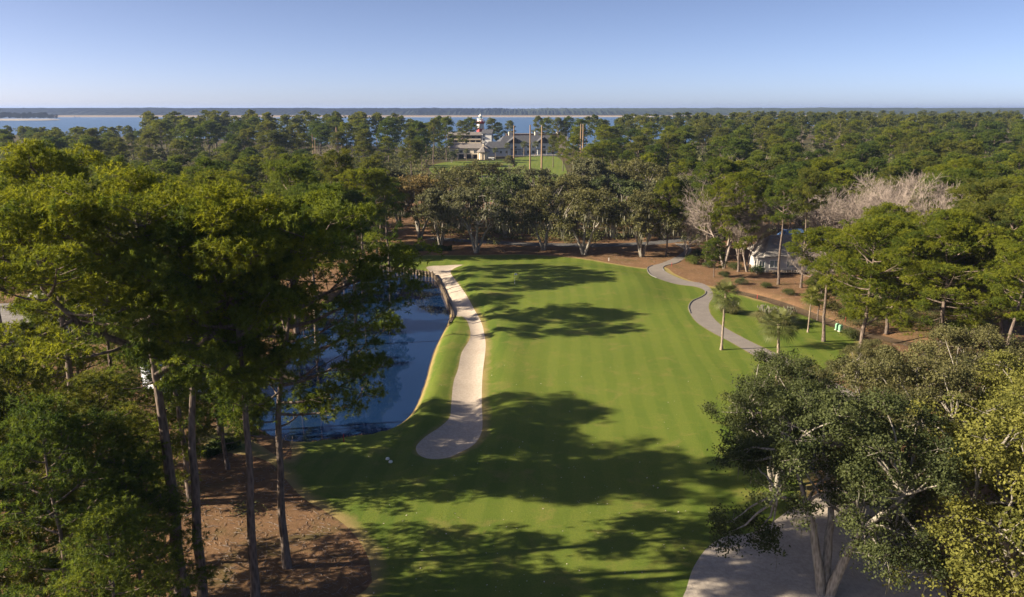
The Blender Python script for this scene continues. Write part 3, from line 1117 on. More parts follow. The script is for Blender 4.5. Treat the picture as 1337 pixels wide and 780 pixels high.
for key, kw in {
    'pine_mid_a': dict(seed=21, H=26, Rc=5.6, cb=.42, nb=24),
    'pine_mid_b': dict(seed=22, H=26, Rc=5.2, cb=.48, nb=22, lean=(1, 0)),
    'pine_mid_c': dict(seed=23, H=26, Rc=6.2, cb=.50, nb=20, fork=1),
    'pine_mid_d': dict(seed=24, H=26, Rc=5.8, cb=.32, nb=28),
    'pine_mid_e': dict(seed=25, H=26, Rc=5.4, cb=.40, nb=24, lean=(-1, 1)),
}.items():
    w_, f_ = gen_pine(sub=5, tufts=16, per=9, nl=.55, nw=.09, pr=1.35, sides=6, stubs=3, **kw)
    proto_meshes(key, [('trunk', w_, 'pine_bark', True), ('crown', f_, 'pine', False)])
for key, kw in {
    'oak_near_a': dict(seed=31, H=17, Rc=9.0, nlobe=112, nsub=10, per=80, size=.115, stems=3, r0=.6, low=.10, moss=160, lobe_r=1.6),
    'oak_near_b': dict(seed=32, H=16, Rc=8.0, nlobe=98, nsub=10, per=80, size=.115, low=.14, stems=4, r0=.5, moss=60),
    'oak_mid_a': dict(seed=33, H=17, Rc=8.5, nlobe=75, nsub=8, per=28, size=.24, stems=5, r0=.5, moss=900, low=.25),
    'oak_mid_b': dict(seed=34, H=17, Rc=8.0, nlobe=70, nsub=8, per=28, size=.24, stems=3, r0=.55, moss=450, low=.32),
    'oak_mid_c': dict(seed=35, H=17, Rc=7.5, nlobe=66, nsub=8, per=28, size=.25, stems=4, r0=.45, moss=200, low=.28),
}.items():
    w_, f_, m_ = gen_oak(**kw)
    proto_meshes(key, [('trunk', w_, 'oak_bark', True), ('crown', f_, 'oak', False), ('hanging_moss', m_, 'moss', False)])
for key, kw in {'bare_a': dict(seed=41, H=15), 'bare_b': dict(seed=42, H=15, spread=.42, up=.5), 'bare_c': dict(seed=45, H=15, spread=.55, up=.3)}.items():
    w_, f_ = gen_bare(levels=7, nch=(3, 4), **kw)
    proto_meshes(key, [('trunk', w_, 'twig', True), ('twigs', f_, 'twig', False)])
for key, sd, nf in (('palm_a', 51, 44), ('palm_b', 52, 40)):
    w_, f_ = gen_palm(sd, 11, nf)
    proto_meshes(key, [('trunk', w_, 'palm_bark', True), ('crown', f_, 'palm', False)])
for key, sd in (('shrub_a', 61), ('shrub_b', 62)):
    w_, f_ = gen_shrub(sd)
    proto_meshes(key, [('stem', w_, 'oak_bark', True), ('foliage', f_, 'shrub', False)])
f_, p_ = gen_pampas(71)
proto_meshes('pampas', [('blades', f_, 'pampas', False), ('plumes', p_, 'moss', True)])

TINTS = {'deep': (0.56, 0.64, 0.60, 1), 'yellow-green': (1.20, 1.14, 0.66, 1), 'dark green': (0.66, 0.78, 0.78, 1), 'olive green': (0.98, 0.90, 0.95, 1), 'mid green': (0.92, 0.98, 0.85, 1),  # deep: dark oak green with the shade of the left pines mixed in
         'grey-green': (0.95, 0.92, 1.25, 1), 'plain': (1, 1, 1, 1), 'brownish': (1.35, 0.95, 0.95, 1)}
KIND = {'pine': ('pine_tree', 'pine'), 'oak': ('live_oak', 'oak'), 'bare': ('bare_tree', 'bare tree'), 'palm': ('palm_tree', 'palm'), 'shrub': ('shrub', 'shrub'), 'pampas': ('pampas_grass', 'ornamental grass')}
COUNT = {}


def plant(kind, key, X, Y, H, label, group, tint='plain', rz=None, base=None, wide=1.0, z=0.0):
    COUNT[kind] = COUNT.get(kind, 0) + 1
    s = H / TOP[key]
    if abs(X) < 125 and 32 < Y < 326:
        z = float(H_(np.array([[X, Y]]))[0])
    t = thing(KIND[kind][0], label, KIND[kind][1], (X, Y, z - 0.05), random.uniform(0, 6.28) if rz is None else rz, group, (s * wide, s * wide, s))
    for nm, me in PROTO[key]:
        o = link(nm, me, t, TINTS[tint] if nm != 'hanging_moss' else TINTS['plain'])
        if nm == 'hanging_moss':
            o['kind'] = 'stuff'
    return t


# ------------------------------------------------------------------ foreground and middle trees, one by one
GL = 'pines on the near left bank'
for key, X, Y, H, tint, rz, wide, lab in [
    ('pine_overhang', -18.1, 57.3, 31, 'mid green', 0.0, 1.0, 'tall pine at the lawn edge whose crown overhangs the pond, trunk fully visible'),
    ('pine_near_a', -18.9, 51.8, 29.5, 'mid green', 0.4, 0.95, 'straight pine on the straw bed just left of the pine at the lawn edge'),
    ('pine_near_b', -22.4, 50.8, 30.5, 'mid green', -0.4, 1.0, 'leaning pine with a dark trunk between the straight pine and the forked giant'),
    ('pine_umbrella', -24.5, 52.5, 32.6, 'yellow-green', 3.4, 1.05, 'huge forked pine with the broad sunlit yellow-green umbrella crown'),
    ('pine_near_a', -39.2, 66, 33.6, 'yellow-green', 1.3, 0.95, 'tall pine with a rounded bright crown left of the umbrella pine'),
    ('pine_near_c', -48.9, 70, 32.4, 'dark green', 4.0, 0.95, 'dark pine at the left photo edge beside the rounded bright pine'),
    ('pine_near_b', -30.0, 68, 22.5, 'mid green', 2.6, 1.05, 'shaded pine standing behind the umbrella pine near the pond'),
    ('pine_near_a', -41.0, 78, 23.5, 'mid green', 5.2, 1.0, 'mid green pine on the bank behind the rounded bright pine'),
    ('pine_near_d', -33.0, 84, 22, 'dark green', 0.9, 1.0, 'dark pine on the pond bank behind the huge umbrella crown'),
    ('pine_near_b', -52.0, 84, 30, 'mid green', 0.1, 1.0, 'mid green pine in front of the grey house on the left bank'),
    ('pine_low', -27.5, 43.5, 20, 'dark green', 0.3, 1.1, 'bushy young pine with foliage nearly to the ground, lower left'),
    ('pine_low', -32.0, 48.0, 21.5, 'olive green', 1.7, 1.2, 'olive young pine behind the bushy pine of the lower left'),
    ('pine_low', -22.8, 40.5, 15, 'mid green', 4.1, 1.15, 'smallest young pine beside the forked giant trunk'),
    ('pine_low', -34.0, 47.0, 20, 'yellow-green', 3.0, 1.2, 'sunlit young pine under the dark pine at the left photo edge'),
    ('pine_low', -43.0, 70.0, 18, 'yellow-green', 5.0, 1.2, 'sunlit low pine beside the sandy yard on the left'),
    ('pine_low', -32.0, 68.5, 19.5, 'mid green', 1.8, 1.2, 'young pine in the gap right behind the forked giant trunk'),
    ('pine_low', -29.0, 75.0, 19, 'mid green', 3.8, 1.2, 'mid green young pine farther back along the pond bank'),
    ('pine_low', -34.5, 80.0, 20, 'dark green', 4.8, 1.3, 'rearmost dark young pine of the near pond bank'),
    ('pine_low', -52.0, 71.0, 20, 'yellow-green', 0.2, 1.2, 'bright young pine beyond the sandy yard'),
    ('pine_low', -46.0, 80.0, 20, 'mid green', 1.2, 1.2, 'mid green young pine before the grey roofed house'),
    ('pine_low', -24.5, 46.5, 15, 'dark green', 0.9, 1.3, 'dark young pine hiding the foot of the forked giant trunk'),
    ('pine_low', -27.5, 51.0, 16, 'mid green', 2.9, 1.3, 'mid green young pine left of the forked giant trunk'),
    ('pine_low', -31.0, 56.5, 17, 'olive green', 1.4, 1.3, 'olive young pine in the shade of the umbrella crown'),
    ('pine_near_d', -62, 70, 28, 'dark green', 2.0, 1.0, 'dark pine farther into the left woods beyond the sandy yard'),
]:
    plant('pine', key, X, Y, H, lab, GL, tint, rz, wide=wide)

GP = 'pines on the far left bank of the pond'
for i, (key, X, Y, H, tint) in enumerate([('pine_near_a', -31, 121, 27, 'dark green'), ('pine_near_b', -36, 128, 29, 'mid green'), ('pine_near_d', -27, 133, 25, 'dark green'), ('pine_near_c', -30, 156, 27, 'yellow-green'),
                                         ('pine_near_a', -35, 163, 29, 'olive green'), ('pine_near_d', -27, 171, 24, 'dark green'), ('pine_near_b', -42, 150, 27, 'mid green'), ('pine_near_c', -50, 140, 26, 'yellow-green'),
                                         ('pine_near_a', -47, 172, 27, 'mid green'), ('pine_near_d', -60, 160, 27, 'dark green'), ('pine_near_c', -66, 125, 25, 'olive green'), ('pine_near_b', -75, 148, 28, 'mid green'), ('pine_near_a', -70, 105, 25, 'dark green')]):
    pos_ = ['nearest to the water, beside the overhanging crown', 'second from the water behind the nearest one', 'low and dark where the pond narrows', 'bright and flat topped before the wooden wall', 'tall and olive behind the bright one',
            'at the head of the pond', 'behind the olive one', 'bright, inland', 'at the end of the row beyond the pond', 'dark, inland of the bright one', 'olive, beside the house with blue panels', 'tall, inland behind the houses', 'dark, between the two left houses'][i]
    plant('pine', key, X, Y, H, 'pine on the far pond bank, ' + pos_, GP, tint)

GR = 'pines on the right side of the fairway'
for key, X, Y, H, tint, wide, lab in [
    ('pine_broad', 51.5, 113, 21.5, 'yellow-green', 1.2, 'broad yellow-green pine directly behind the second palm and the utility boxes'),
    ('pine_broad', 59.5, 106, 23, 'yellow-green', 1.2, 'widest bright pine in the middle of the right edge woods'),
    ('pine_broad', 69, 108, 25, 'olive green', 1.1, 'olive pine right of the widest bright pine'),
    ('pine_broad', 54.0, 136, 9.5, 'olive green', 1.0, 'low olive pine on the straw slope above the green utility boxes'),
    ('pine_broad', 60.5, 140, 12, 'yellow-green', 1.0, 'low bright pine on the straw slope below the bare tree'),
    ('pine_broad', 44.0, 170, 9.0, 'mid green', 1.0, 'small pine at the bare trunks left of the grey house'),
    ('pine_near_c', 49.5, 121.5, 18.5, 'yellow-green', 1.2, 'pine with a bare twin stem rising just left of the green utility boxes'),
    ('pine_broad', 66.0, 131, 13, 'mid green', 1.1, 'low pine behind the widest bright pine'),
    ('pine_broad', 74.0, 125, 15, 'olive green', 1.1, 'low olive pine deeper in the right edge woods'),
    ('pine_near_b', 58, 90, 21, 'yellow-green', 1.25, 'bright pine with a pale sunlit trunk above the sunlit oak'),
    ('pine_near_a', 64, 93, 26.5, 'yellow-green', 1.2, 'tall bright pine at the right photo edge'),
    ('pine_near_c', 71, 118, 26.5, 'olive green', 1.15, 'olive pine behind the tall bright pine of the right edge'),
    ('pine_broad', 80, 132, 22, 'mid green', 1.0, 'mid green pine between the pale bare trees and the right edge'),
    ('pine_broad', 62, 127, 20, 'mid green', 1.0, 'mid green pine just below the pale bare trees'),
    ('pine_broad', 66, 142, 20, 'yellow-green', 0.95, 'bright low pine right of the grey house'),
    ('pine_broad', 73, 150, 17, 'olive green', 1.0, 'olive spreading pine below the pale bare trees'),
    ('pine_near_b', 55.8, 163, 22.5, 'mid green', 1.0, 'slender pine with a tall dark trunk before the grey house'),
    ('pine_near_c', 59.5, 160, 25, 'olive green', 0.8, 'sparse pine with the pale straight trunk before the grey house'),
    ('pine_broad', 51, 176, 22.5, 'yellow-green', 0.9, 'bright pine at the left corner of the grey house'),
    ('pine_near_d', 46, 186, 18, 'yellow-green', 1.2, 'low bright pine among the bare trees left of the grey house'),
    ('pine_broad', 38.5, 196, 20, 'yellow-green', 0.8, 'bright pine overhanging the bend of the cart path'),
    ('pine_broad', 52, 206, 24, 'mid green', 1.0, 'mid green pine rising behind the low bright pine'),
    ('pine_broad', 88, 167, 18, 'olive green', 1.1, 'olive pine right of the grey house behind the bare trees'),
    ('pine_broad', 93, 150, 24, 'yellow-green', 1.1, 'yellow-green pine at the right edge behind the bare trees'),
    ('pine_broad', 98, 172, 24, 'mid green', 1.1, 'mid green pine at the right edge behind the yellow-green one'),
    ('pine_broad', 78, 198, 19, 'mid green', 1.1, 'mid green pine behind the right end of the grey house'),
    ('pine_broad', 95, 200, 20, 'olive green', 1.1, 'olive pine beyond the pale bare trees'),
    ('pine_broad', 108, 190, 25, 'yellow-green', 1.1, 'yellow-green pine at the far right beyond the bare trees'),
    ('pine_near_a', 72, 84, 26, 'mid green', 1.0, 'mid green pine at the extreme right edge'),
]:
    plant('pine', key, X, Y, H, lab, GR, tint, wide=wide)

GO = 'live oaks behind the green'
for key, px, Y, H, tint, wide, lab in [
    ('oak_mid_a', 622, 200, 17.5, 'grey-green', 1.15, 'mossy live oak with several pale stems left of the green'),
    ('oak_mid_c', 575, 208, 16, 'grey-green', 1.0, 'live oak with low drooping branches beside the dark hedge'),
    ('oak_mid_b', 710, 206, 16.5, 'olive green', 1.0, 'live oak in the middle of the row behind the green'),
    ('oak_mid_b', 763, 199, 17.5, 'olive green', 1.1, 'live oak with one thick pale trunk behind the flag side of the green'),
    ('oak_mid_a', 838, 195, 17, 'olive green', 1.1, 'live oak at the bend of the cart path behind the green'),
    ('oak_mid_c', 660, 226, 18.5, 'dark green', 1.1, 'dark live oak behind the mossy one, second row'),
    ('oak_mid_b', 735, 230, 18, 'olive green', 1.1, 'live oak of the second row between the two pale trunks'),
    ('oak_mid_a', 800, 226, 18, 'dark green', 1.1, 'dark live oak of the second row above the path bend'),
    ('oak_mid_c', 868, 222, 18, 'grey-green', 1.1, 'grey-green live oak behind the path bend'),
    ('oak_mid_b', 600, 240, 19.5, 'olive green', 1.15, 'olive live oak rising behind the drooping one'),
    ('oak_mid_a', 690, 256, 18.5, 'grey-green', 1.1, 'grey-green live oak just below the driving range'),
    ('oak_mid_c', 772, 262, 20.5, 'grey-green', 1.2, 'pale live oak behind the second row near the twin poles'),
    ('oak_mid_b', 838, 262, 20.5, 'olive green', 1.1, 'olive live oak right of the pale one in the third row'),
    ('oak_mid_a', 630, 268, 19.5, 'olive green', 1.1, 'olive live oak below the sunlit edge of the range'),
    ('oak_mid_b', 548, 224, 18, 'brownish', 1.1, 'brownish oak above the dark hedge'),
    ('oak_mid_c', 520, 250, 19, 'grey-green', 1.1, 'grey-green oak left of the brownish one'),
    ('oak_mid_c', 666, 470, 9.5, 'olive green', 1.0, 'small oak on the range at the foot of the pole before the clubhouse'),
    ('oak_mid_b', 590, 545, 8, 'dark green', 1.0, 'small dark oak at the left corner of the cream pavilion'),
    ('oak_mid_a', 905, 236, 17, 'dark green', 1.0, 'dark oak shading the far end of the cart path'),
]:
    plant('oak', key, XD(px, Y), Y, H, lab, GO, tint, wide=wide)

GN = 'oaks in the lower right'
for key, X, Y, H, tint, rz, wide, lab in [
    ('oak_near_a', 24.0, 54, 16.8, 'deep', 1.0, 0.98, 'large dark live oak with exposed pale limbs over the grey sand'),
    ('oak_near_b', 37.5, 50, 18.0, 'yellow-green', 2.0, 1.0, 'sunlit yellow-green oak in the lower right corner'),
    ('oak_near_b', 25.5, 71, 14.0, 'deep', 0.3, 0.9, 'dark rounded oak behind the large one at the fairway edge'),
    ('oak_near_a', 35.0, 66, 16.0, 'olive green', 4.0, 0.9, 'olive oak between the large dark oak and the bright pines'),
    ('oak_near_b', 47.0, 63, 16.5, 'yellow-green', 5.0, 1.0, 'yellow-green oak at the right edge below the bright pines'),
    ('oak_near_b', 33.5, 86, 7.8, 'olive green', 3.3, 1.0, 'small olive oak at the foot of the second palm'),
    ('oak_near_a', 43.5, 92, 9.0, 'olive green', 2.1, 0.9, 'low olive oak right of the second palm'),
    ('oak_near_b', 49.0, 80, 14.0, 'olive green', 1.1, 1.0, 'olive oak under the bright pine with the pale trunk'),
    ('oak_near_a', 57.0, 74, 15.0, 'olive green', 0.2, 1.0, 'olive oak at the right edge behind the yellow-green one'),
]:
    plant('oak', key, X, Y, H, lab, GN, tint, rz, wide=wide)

GB = 'leafless trees'
for key, px, Y, H, tint, lab in [
    ('bare_a', 945, 180, 21, 'plain', 'pale bare tree over the cart path left of the grey house'),
    ('bare_b', 975, 176, 16, 'plain', 'small bare tree at the left wall of the grey house'),
    ('bare_c', 1092, 178, 20, 'plain', 'spreading bare tree behind the roof of the grey house'),
    ('bare_b', 1150, 172, 21.5, 'plain', 'pale bare tree in the middle of the right pines'),
    ('bare_a', 1212, 164, 23, 'plain', 'tallest pale bare tree right of centre among the pines'),
    ('bare_c', 1180, 180, 21, 'plain', 'bare tree between the two pale ones on the right'),
    ('bare_a', 1240, 174, 22.5, 'plain', 'bare tree rightmost of the leafless group'),
    ('bare_b', 1120, 186, 21, 'plain', 'bare tree left of the pale middle one, behind the house roof end'),
    ('bare_c', 1225, 190, 23, 'plain', 'bare tree just behind the tallest pale one'),
    ('bare_a', 1165, 196, 22, 'plain', 'rearmost bare tree of the pale group'),
    ('bare_b', 965, 188, 20, 'plain', 'upright bare tree behind the pale one over the cart path'),
    ('bare_c', 935, 262, 20, 'plain', 'bare tree in front of the distant one above the oaks'),
    ('bare_b', 1075, 150, 12, 'plain', 'low bare tree at the right corner of the grey house'),
    ('bare_c', 955, 280, 21, 'plain', 'distant bare tree above the live oaks, in front of the woods'),
    ('bare_a', 925, 240, 19, 'plain', 'bare tree behind the dark oak on the cart path'),
    ('bare_b', 985, 290, 20, 'plain', 'bare tree at the woods edge right of the distant one'),
    ('bare_a', 770, 285, 17, 'plain', 'bare tree beside the twin poles'),
    ('bare_b', 440, 400, 20, 'plain', 'bare tree in front of the dark range netting'),
    ('bare_c', 425, 390, 18, 'plain', 'bare tree left of the range netting'),
    ('bare_a', 385, 250, 17, 'plain', 'bare tree behind the flat pine on the left'),
    ('bare_c', 245, 330, 18, 'plain', 'bare tree just above the umbrella pine crown'),
    ('bare_b', 200, 320, 16, 'plain', 'tan bare tree left of the one above the umbrella pine'),
    ('bare_c', 1068, 440, 15, 'plain', 'brown bare tree beside the far house roof'),
    ('bare_a', 895, 196, 12, 'plain', 'bare tree touching the mossy oak at the path'),
]:
    plant('bare', key, XD(px, Y), Y, H, lab, GB, tint, wide=1.15)

GPALM = 'palms beside the cart path'
plant('palm', 'palm_a', *G(942, 457), 11.4, 'tall single palm on the lawn beside the cart path', GPALM, 'plain', 1.0)
plant('palm', 'palm_b', 35.2, 100.5, 11.0, 'second palm with a wider crown right of the tall single palm', GPALM, 'plain', 0.4, wide=1.2)
plant('palm', 'palm_b', 49.0, 127, 8.0, 'yellowish smaller palm behind the second palm', GPALM, 'yellow-green', 2.0)

# ------------------------------------------------------------------ the woods, row by row
ORD = ['first', 'second', 'third', 'fourth', 'fifth', 'sixth', 'seventh', 'eighth', 'ninth', 'tenth', 'eleventh', 'twelfth', 'thirteenth', 'fourteenth', 'fifteenth', 'sixteenth', 'seventeenth', 'eighteenth', 'nineteenth', 'twentieth',
       'twenty-first', 'twenty-second', 'twenty-third', 'twenty-fourth', 'twenty-fifth']
rngw = np.random.default_rng(99)
BLOCK = [  # (px0, px1, Y0, Y1): open ground and sight lines kept clear
    (566, 742, 275, 575), (744, 776, 275, 500), (1040, 1085, 380, 470), (985, 1105, 150, 186), (60, 130, 110, 150)]


def wood_row(desc, group, Y, p0, p1, n, h0, h1, oak=0.12, tints=('olive green', 'mid green', 'yellow-green', 'dark green'), prob=(.3, .3, .22, .18), jit=9):
    cells = []
    for i in range(n):
        px = p0 + (p1 - p0) * (i + 0.5 + rngw.uniform(-.32, .32)) / n
        y = Y + rngw.uniform(-jit, jit)
        if any(a < px < b and c < y < d for a, b, c, d in BLOCK):
            continue
        cells.append((px, y))
    cells.sort()
    cnt = {}
    for px, y in cells:
        kind = 'oak' if rngw.uniform() < oak else 'pine'
        tint = tints[rngw.choice(len(tints), p=prob)]
        cnt[kind] = cnt.get(kind, 0) + 1
        hh = rngw.uniform(h0, h1)
        if px < 195:
            hh = min(hh, 36 - (rngw.uniform(164, 172) - 141) / 1040 * y)
        lab = f"{tint} {kind}, {ORD[cnt[kind] - 1]} {kind} from the left in the {desc}"
        if kind == 'pine':
            plant('pine', MIDP[rngw.integers(5)], XD(px, y), y, hh, lab, group, tint, wide=rngw.uniform(1.1, 1.5))
        else:
            plant('oak', ['oak_mid_a', 'oak_mid_b', 'oak_mid_c'][rngw.integers(3)], XD(px, y), y, hh * 0.66, lab, group, tint)


GW1, GW2, GW3 = 'woods left of the driving range', 'woods right of the driving range', 'trees round the clubhouse'
for k, (Y, p0, p1, n, h0, h1) in enumerate([(190, 380, 505, 5, 20, 23.5), (212, 250, 520, 8, 19, 23.5), (238, 150, 510, 9, 17, 23), (275, 60, 510, 11, 15, 22), (320, 30, 500, 13, 14, 21), (375, 10, 560, 16, 16, 24), (435, 0, 560, 16, 20, 27), (505, 0, 562, 17, 24, 30), (585, 0, 585, 18, 25, 31)]):
    wood_row(f"{ORD[k]} row left of the range", GW1, Y, p0, p1, n, h0, h1, oak=.2 if k < 6 else .08)
for k, (Y, p0, p1, n, h0, h1) in enumerate([(214, 960, 1300, 11, 17, 22), (236, 930, 1330, 13, 18, 23), (262, 880, 1345, 15, 18, 23), (292, 800, 1345, 17, 18, 24), (326, 745, 1345, 18, 19, 25), (366, 735, 1345, 17, 20, 26), (412, 735, 1345, 17, 21, 27), (465, 745, 1345, 17, 22, 28), (525, 745, 1345, 16, 23, 29), (595, 745, 1345, 16, 24, 30)]):
    wood_row(f"{ORD[k]} row right of the range", GW2, Y, p0, p1, n, h0, h1, oak=.10)
# single trees round the clubhouse
for px, Y, H, tint, lab in [
    (548, 500, 29, 'dark green', 'tall dark pine left of the range pole beside the clubhouse'), (566, 540, 30, 'olive green', 'tall olive pine behind the leftmost range pole'), (583, 560, 31, 'mid green', 'tall mid green pine next to the cream pavilion'),
    (574, 600, 31, 'dark green', 'dark pine behind the tall pines left of the pavilion'), (604, 655, 27, 'olive green', 'thin pine in front of the apartment balconies'), (613, 690, 29, 'mid green', 'pine between the balconies and the lighthouse'),
    (643, 690, 28.5, 'olive green', 'pine just right of the lighthouse'), (651, 720, 24, 'dark green', 'low pine behind the clubhouse left chimney'), (666, 720, 26, 'olive green', 'pine behind the clubhouse roof between the chimneys'),
    (704, 705, 30, 'olive green', 'tall pine behind the clubhouse right chimney'), (713, 690, 29, 'mid green', 'round pine right of the clubhouse right chimney'), (728, 680, 29, 'olive green', 'round pine beside the beige far block'),
    (742, 680, 30, 'dark green', 'pine over the beige far block'), (735, 470, 21, 'yellow-green', 'bright pine right of the range lawn, left of the twin poles'), (748, 430, 22, 'yellow-green', 'bright wide pine at the foot of the twin poles'),
    (722, 500, 20, 'olive green', 'olive pine at the right corner of the clubhouse'),
]:
    plant('pine', MIDP[rngw.integers(5)], XD(px, Y), Y, H, lab, GW3, tint, wide=1.05)
for px, Y, H, lab in [(597, 570, 8, 'small palm before the cream pavilion windows'), (609, 568, 8.5, 'palm at the middle of the cream pavilion'), (647, 575, 9, 'palm right of the pavilion kiosk'), (684, 618, 12, 'palm at the clubhouse porch between the range poles'),
                      (699, 618, 12, 'palm at the right end of the clubhouse porch'), (662, 610, 11, 'palm at the left end of the clubhouse porch')]:
    plant('palm', 'palm_a', XD(px, Y), Y, H, lab, 'palms at the clubhouse', wide=1.3)

# the woods beyond the counted trees, read as one mass
def distant_woods():
    rng = np.random.default_rng(8)
    w_, f_ = gen_pine(77, H=27, Rc=5.5, cb=.48, nb=16, sub=3, tufts=6, per=7, nl=1.0, nw=.32, pr=1.6, sides=4, stubs=0)
    V, f3, f4, T = f_.arrays()
    Vw, w3, w4, Tw = w_.arrays()
    spots = []
    for Y, p0, p1, n, h0, h1 in [(655, 0, 545, 30, 25, 31), (660, 762, 1345, 32, 22, 29), (730, 0, 520, 30, 26, 32), (735, 760, 1345, 34, 22, 30), (820, -10, 440, 22, 21, 28), (820, 800, 1350, 34, 22, 30), (900, -10, 330, 18, 20, 27), (920, 830, 1350, 34, 22, 30), (1040, 860, 1350, 34, 22, 30), (1180, 900, 1350, 32, 22, 30), (1340, 940, 1350, 30, 22, 31), (1560, 960, 1350, 30, 22, 31), (1800, 1080, 1350, 20, 22, 31)]:
        for i in range(n):
            px, y, hh = p0 + (p1 - p0) * (i + .5 + rng.uniform(-.4, .4)) / n, Y + rng.uniform(-28, 28), rng.uniform(h0, h1)
            if px < 195:
                hh = min(hh, max(9, 36 - (rng.uniform(165, 171) - 141) / 1040 * y))
            spots.append((px, y, hh))
    mc, mt = MB(), MB()
    for px, Y, H in spots:
        s = H / 27
        a_ = rng.uniform(0, 6.28)
        M3 = np.array([(math.cos(a_), math.sin(a_), 0), (-math.sin(a_), math.cos(a_), 0), (0, 0, 1)]) * s
        sw = np.array([1.15, 1.15, 1.0])
        o = np.array([XD(px, Y), Y, 0])
        mc.add(V @ M3 * sw + o, f3, np.clip(T + rng.uniform(-.25, .25), 0, 1))
        mt.add(Vw[:4 * 14] @ M3 * sw + o, w4[(w4 < 56).all(1)])
    o = prop(link('distant_woods', mc.mesh('distant_woods', M['pine'], False, True)), 'unbroken mass of pine crowns filling the distance before the sound', 'woods', kind='stuff')
    o.color = TINTS['olive green']
    o2 = link('trunks', mt.mesh('distant_trunks', M['pine_bark'], False, True), o)
    o2['kind'] = 'stuff'
    # wooded point on the left side of the sound
    mi = MB()
    for i in range(150):
        px, Y = rng.uniform(-60, 74), rng.uniform(2480, 2760)
        if px > 66: Y = rng.uniform(2560, 2600)
        s = rng.uniform(16, 27) / 27 * (0.75 if px > 62 else 1)
        a_ = rng.uniform(0, 6.28)
        M3 = np.array([(math.cos(a_), math.sin(a_), 0), (-math.sin(a_), math.cos(a_), 0), (0, 0, 1)]) * s
        mi.add((V * (1.9, 1.9, 1) - (0, 0, 6)) @ M3 + np.array([XD(px, Y), Y, 0]), f3, np.clip(T + rng.uniform(-.25, .25), 0, 1))
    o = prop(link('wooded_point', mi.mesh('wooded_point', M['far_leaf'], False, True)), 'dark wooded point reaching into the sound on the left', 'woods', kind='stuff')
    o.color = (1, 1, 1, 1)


distant_woods()


def undergrowth():
    rng = np.random.default_rng(21)
    P = []
    for Y0, Y1, a, b, n in [(205, 330, -10, 520, 420), (215, 330, 900, 1350, 520), (330, 620, -10, 552, 620), (560, 690, 530, 585, 60), (330, 640, 748, 1350, 800), (128, 205, 1092, 1350, 420), (235, 300, 540, 900, 200), (212, 238, 560, 930, 110), (186, 205, 1000, 1130, 60), (66, 200, -80, 330, 260)]:
        Y = rng.uniform(Y0, Y1, n)
        px = rng.uniform(a, b, n)
        k = ~np.array([any(q[0] < x < q[1] and q[2] < y < q[3] for q in BLOCK) for x, y in zip(px, Y)])
        P.append(np.c_[XD(px, Y), Y][k])
    P = np.vstack(P)
    P = P[~(inside(P, pond) | inside(P, lawn) | inside(P, road))]
    mb = MB()
    n = len(P)
    far = P[:, 1] > 330
    near = P[:, 1] < 150
    w = np.where(far, rng.uniform(3, 7, n), rng.uniform(1.2, 3.2, n)); h = np.where(far, rng.uniform(3, 10, n), np.where(near, rng.uniform(0.6, 2.4, n), rng.uniform(1.0, 4.2, n)))
    for sel, m, size in ((far, 90, .62), (near, 420, .09), (~far & ~near, 110, .26)):
        q, ww, hh = P[sel], w[sel], h[sel]
        k = len(q)
        C = np.c_[q, hh * .5][:, None] + rng.normal(0, 1, (k, m, 3)) * np.stack([ww * .5, ww * .5, hh * .3], -1)[:, None]
        C[..., 2] = np.maximum(C[..., 2], 0.1)
        leaves(mb, C.reshape(-1, 3), rng.normal(0, .8, (k * m, 3)) + (0, 0, .6), size, rng, np.clip(np.repeat(rng.uniform(0, .9, k), m) + rng.normal(0, .12, k * m), 0, 1))
    prop(link('undergrowth', mb.mesh('undergrowth', M['oak'], False, True)), 'dense evergreen undergrowth covering the woodland floor between the trees', 'undergrowth', kind='stuff')


undergrowth()
flat('point_shore', [(XD(-120, 2400), 2400), (XD(40, 2430), 2430), (XD(76, 2500), 2500), (XD(80, 2600), 2600), (XD(70, 2800), 2800), (XD(-120, 2850), 2850)], -0.4, M['beach'])

# ------------------------------------------------------------------ shrubs, hedges, ornamental grass
GS = 'shrubs along the cart path and the house'
for key, px, py, s, tint, lab in [
    ('shrub_a', 905, 345, 2.4, 'yellow-green', 'bright shrub at the inside of the path bend'), ('shrub_b', 925, 350, 1.6, 'mid green', 'mid green shrub right of the bright one'), ('shrub_a', 968, 372, 1.7, 'grey-green', 'grey-green shrub below the bare tree'),
    ('shrub_b', 945, 362, 1.5, 'dark green', 'dark shrub under the bare tree'), ('shrub_a', 988, 358, 2.2, 'dark green', 'upright dark shrub at the corner of the house'), ('shrub_b', 1000, 376, 1.4, 'olive green', 'olive shrub at the creek below the house'),
    ('shrub_a', 1060, 372, 1.9, 'yellow-green', 'bright shrub below the house deck'), ('shrub_b', 1080, 368, 1.9, 'olive green', 'olive shrub right of the one below the deck'), ('shrub_a', 1112, 440, 2.0, 'olive green', 'olive shrub beside the green utility boxes'),
    ('shrub_b', 1030, 385, 1.5, 'olive green', 'olive shrub on the creek bank below the two tall trunks'), ('shrub_a', 1058, 396, 1.8, 'mid green', 'mid green shrub farther down the creek bank'), ('shrub_b', 1085, 404, 1.9, 'brownish', 'brownish shrub on the straw slope above the utility boxes'),
    ('shrub_a', 912, 334, 2.0, 'mid green', 'mid green shrub behind the bright one at the path bend'), ('shrub_b', 958, 352, 2.0, 'olive green', 'olive shrub between the bare tree and the house corner'), ('shrub_a', 1100, 392, 2.6, 'olive green', 'large olive shrub under the low bright pine')]:
    X, Y = G(px, py)
    plant('shrub', key, X, Y, s * 1.1, lab, GS, tint, wide=0.9)
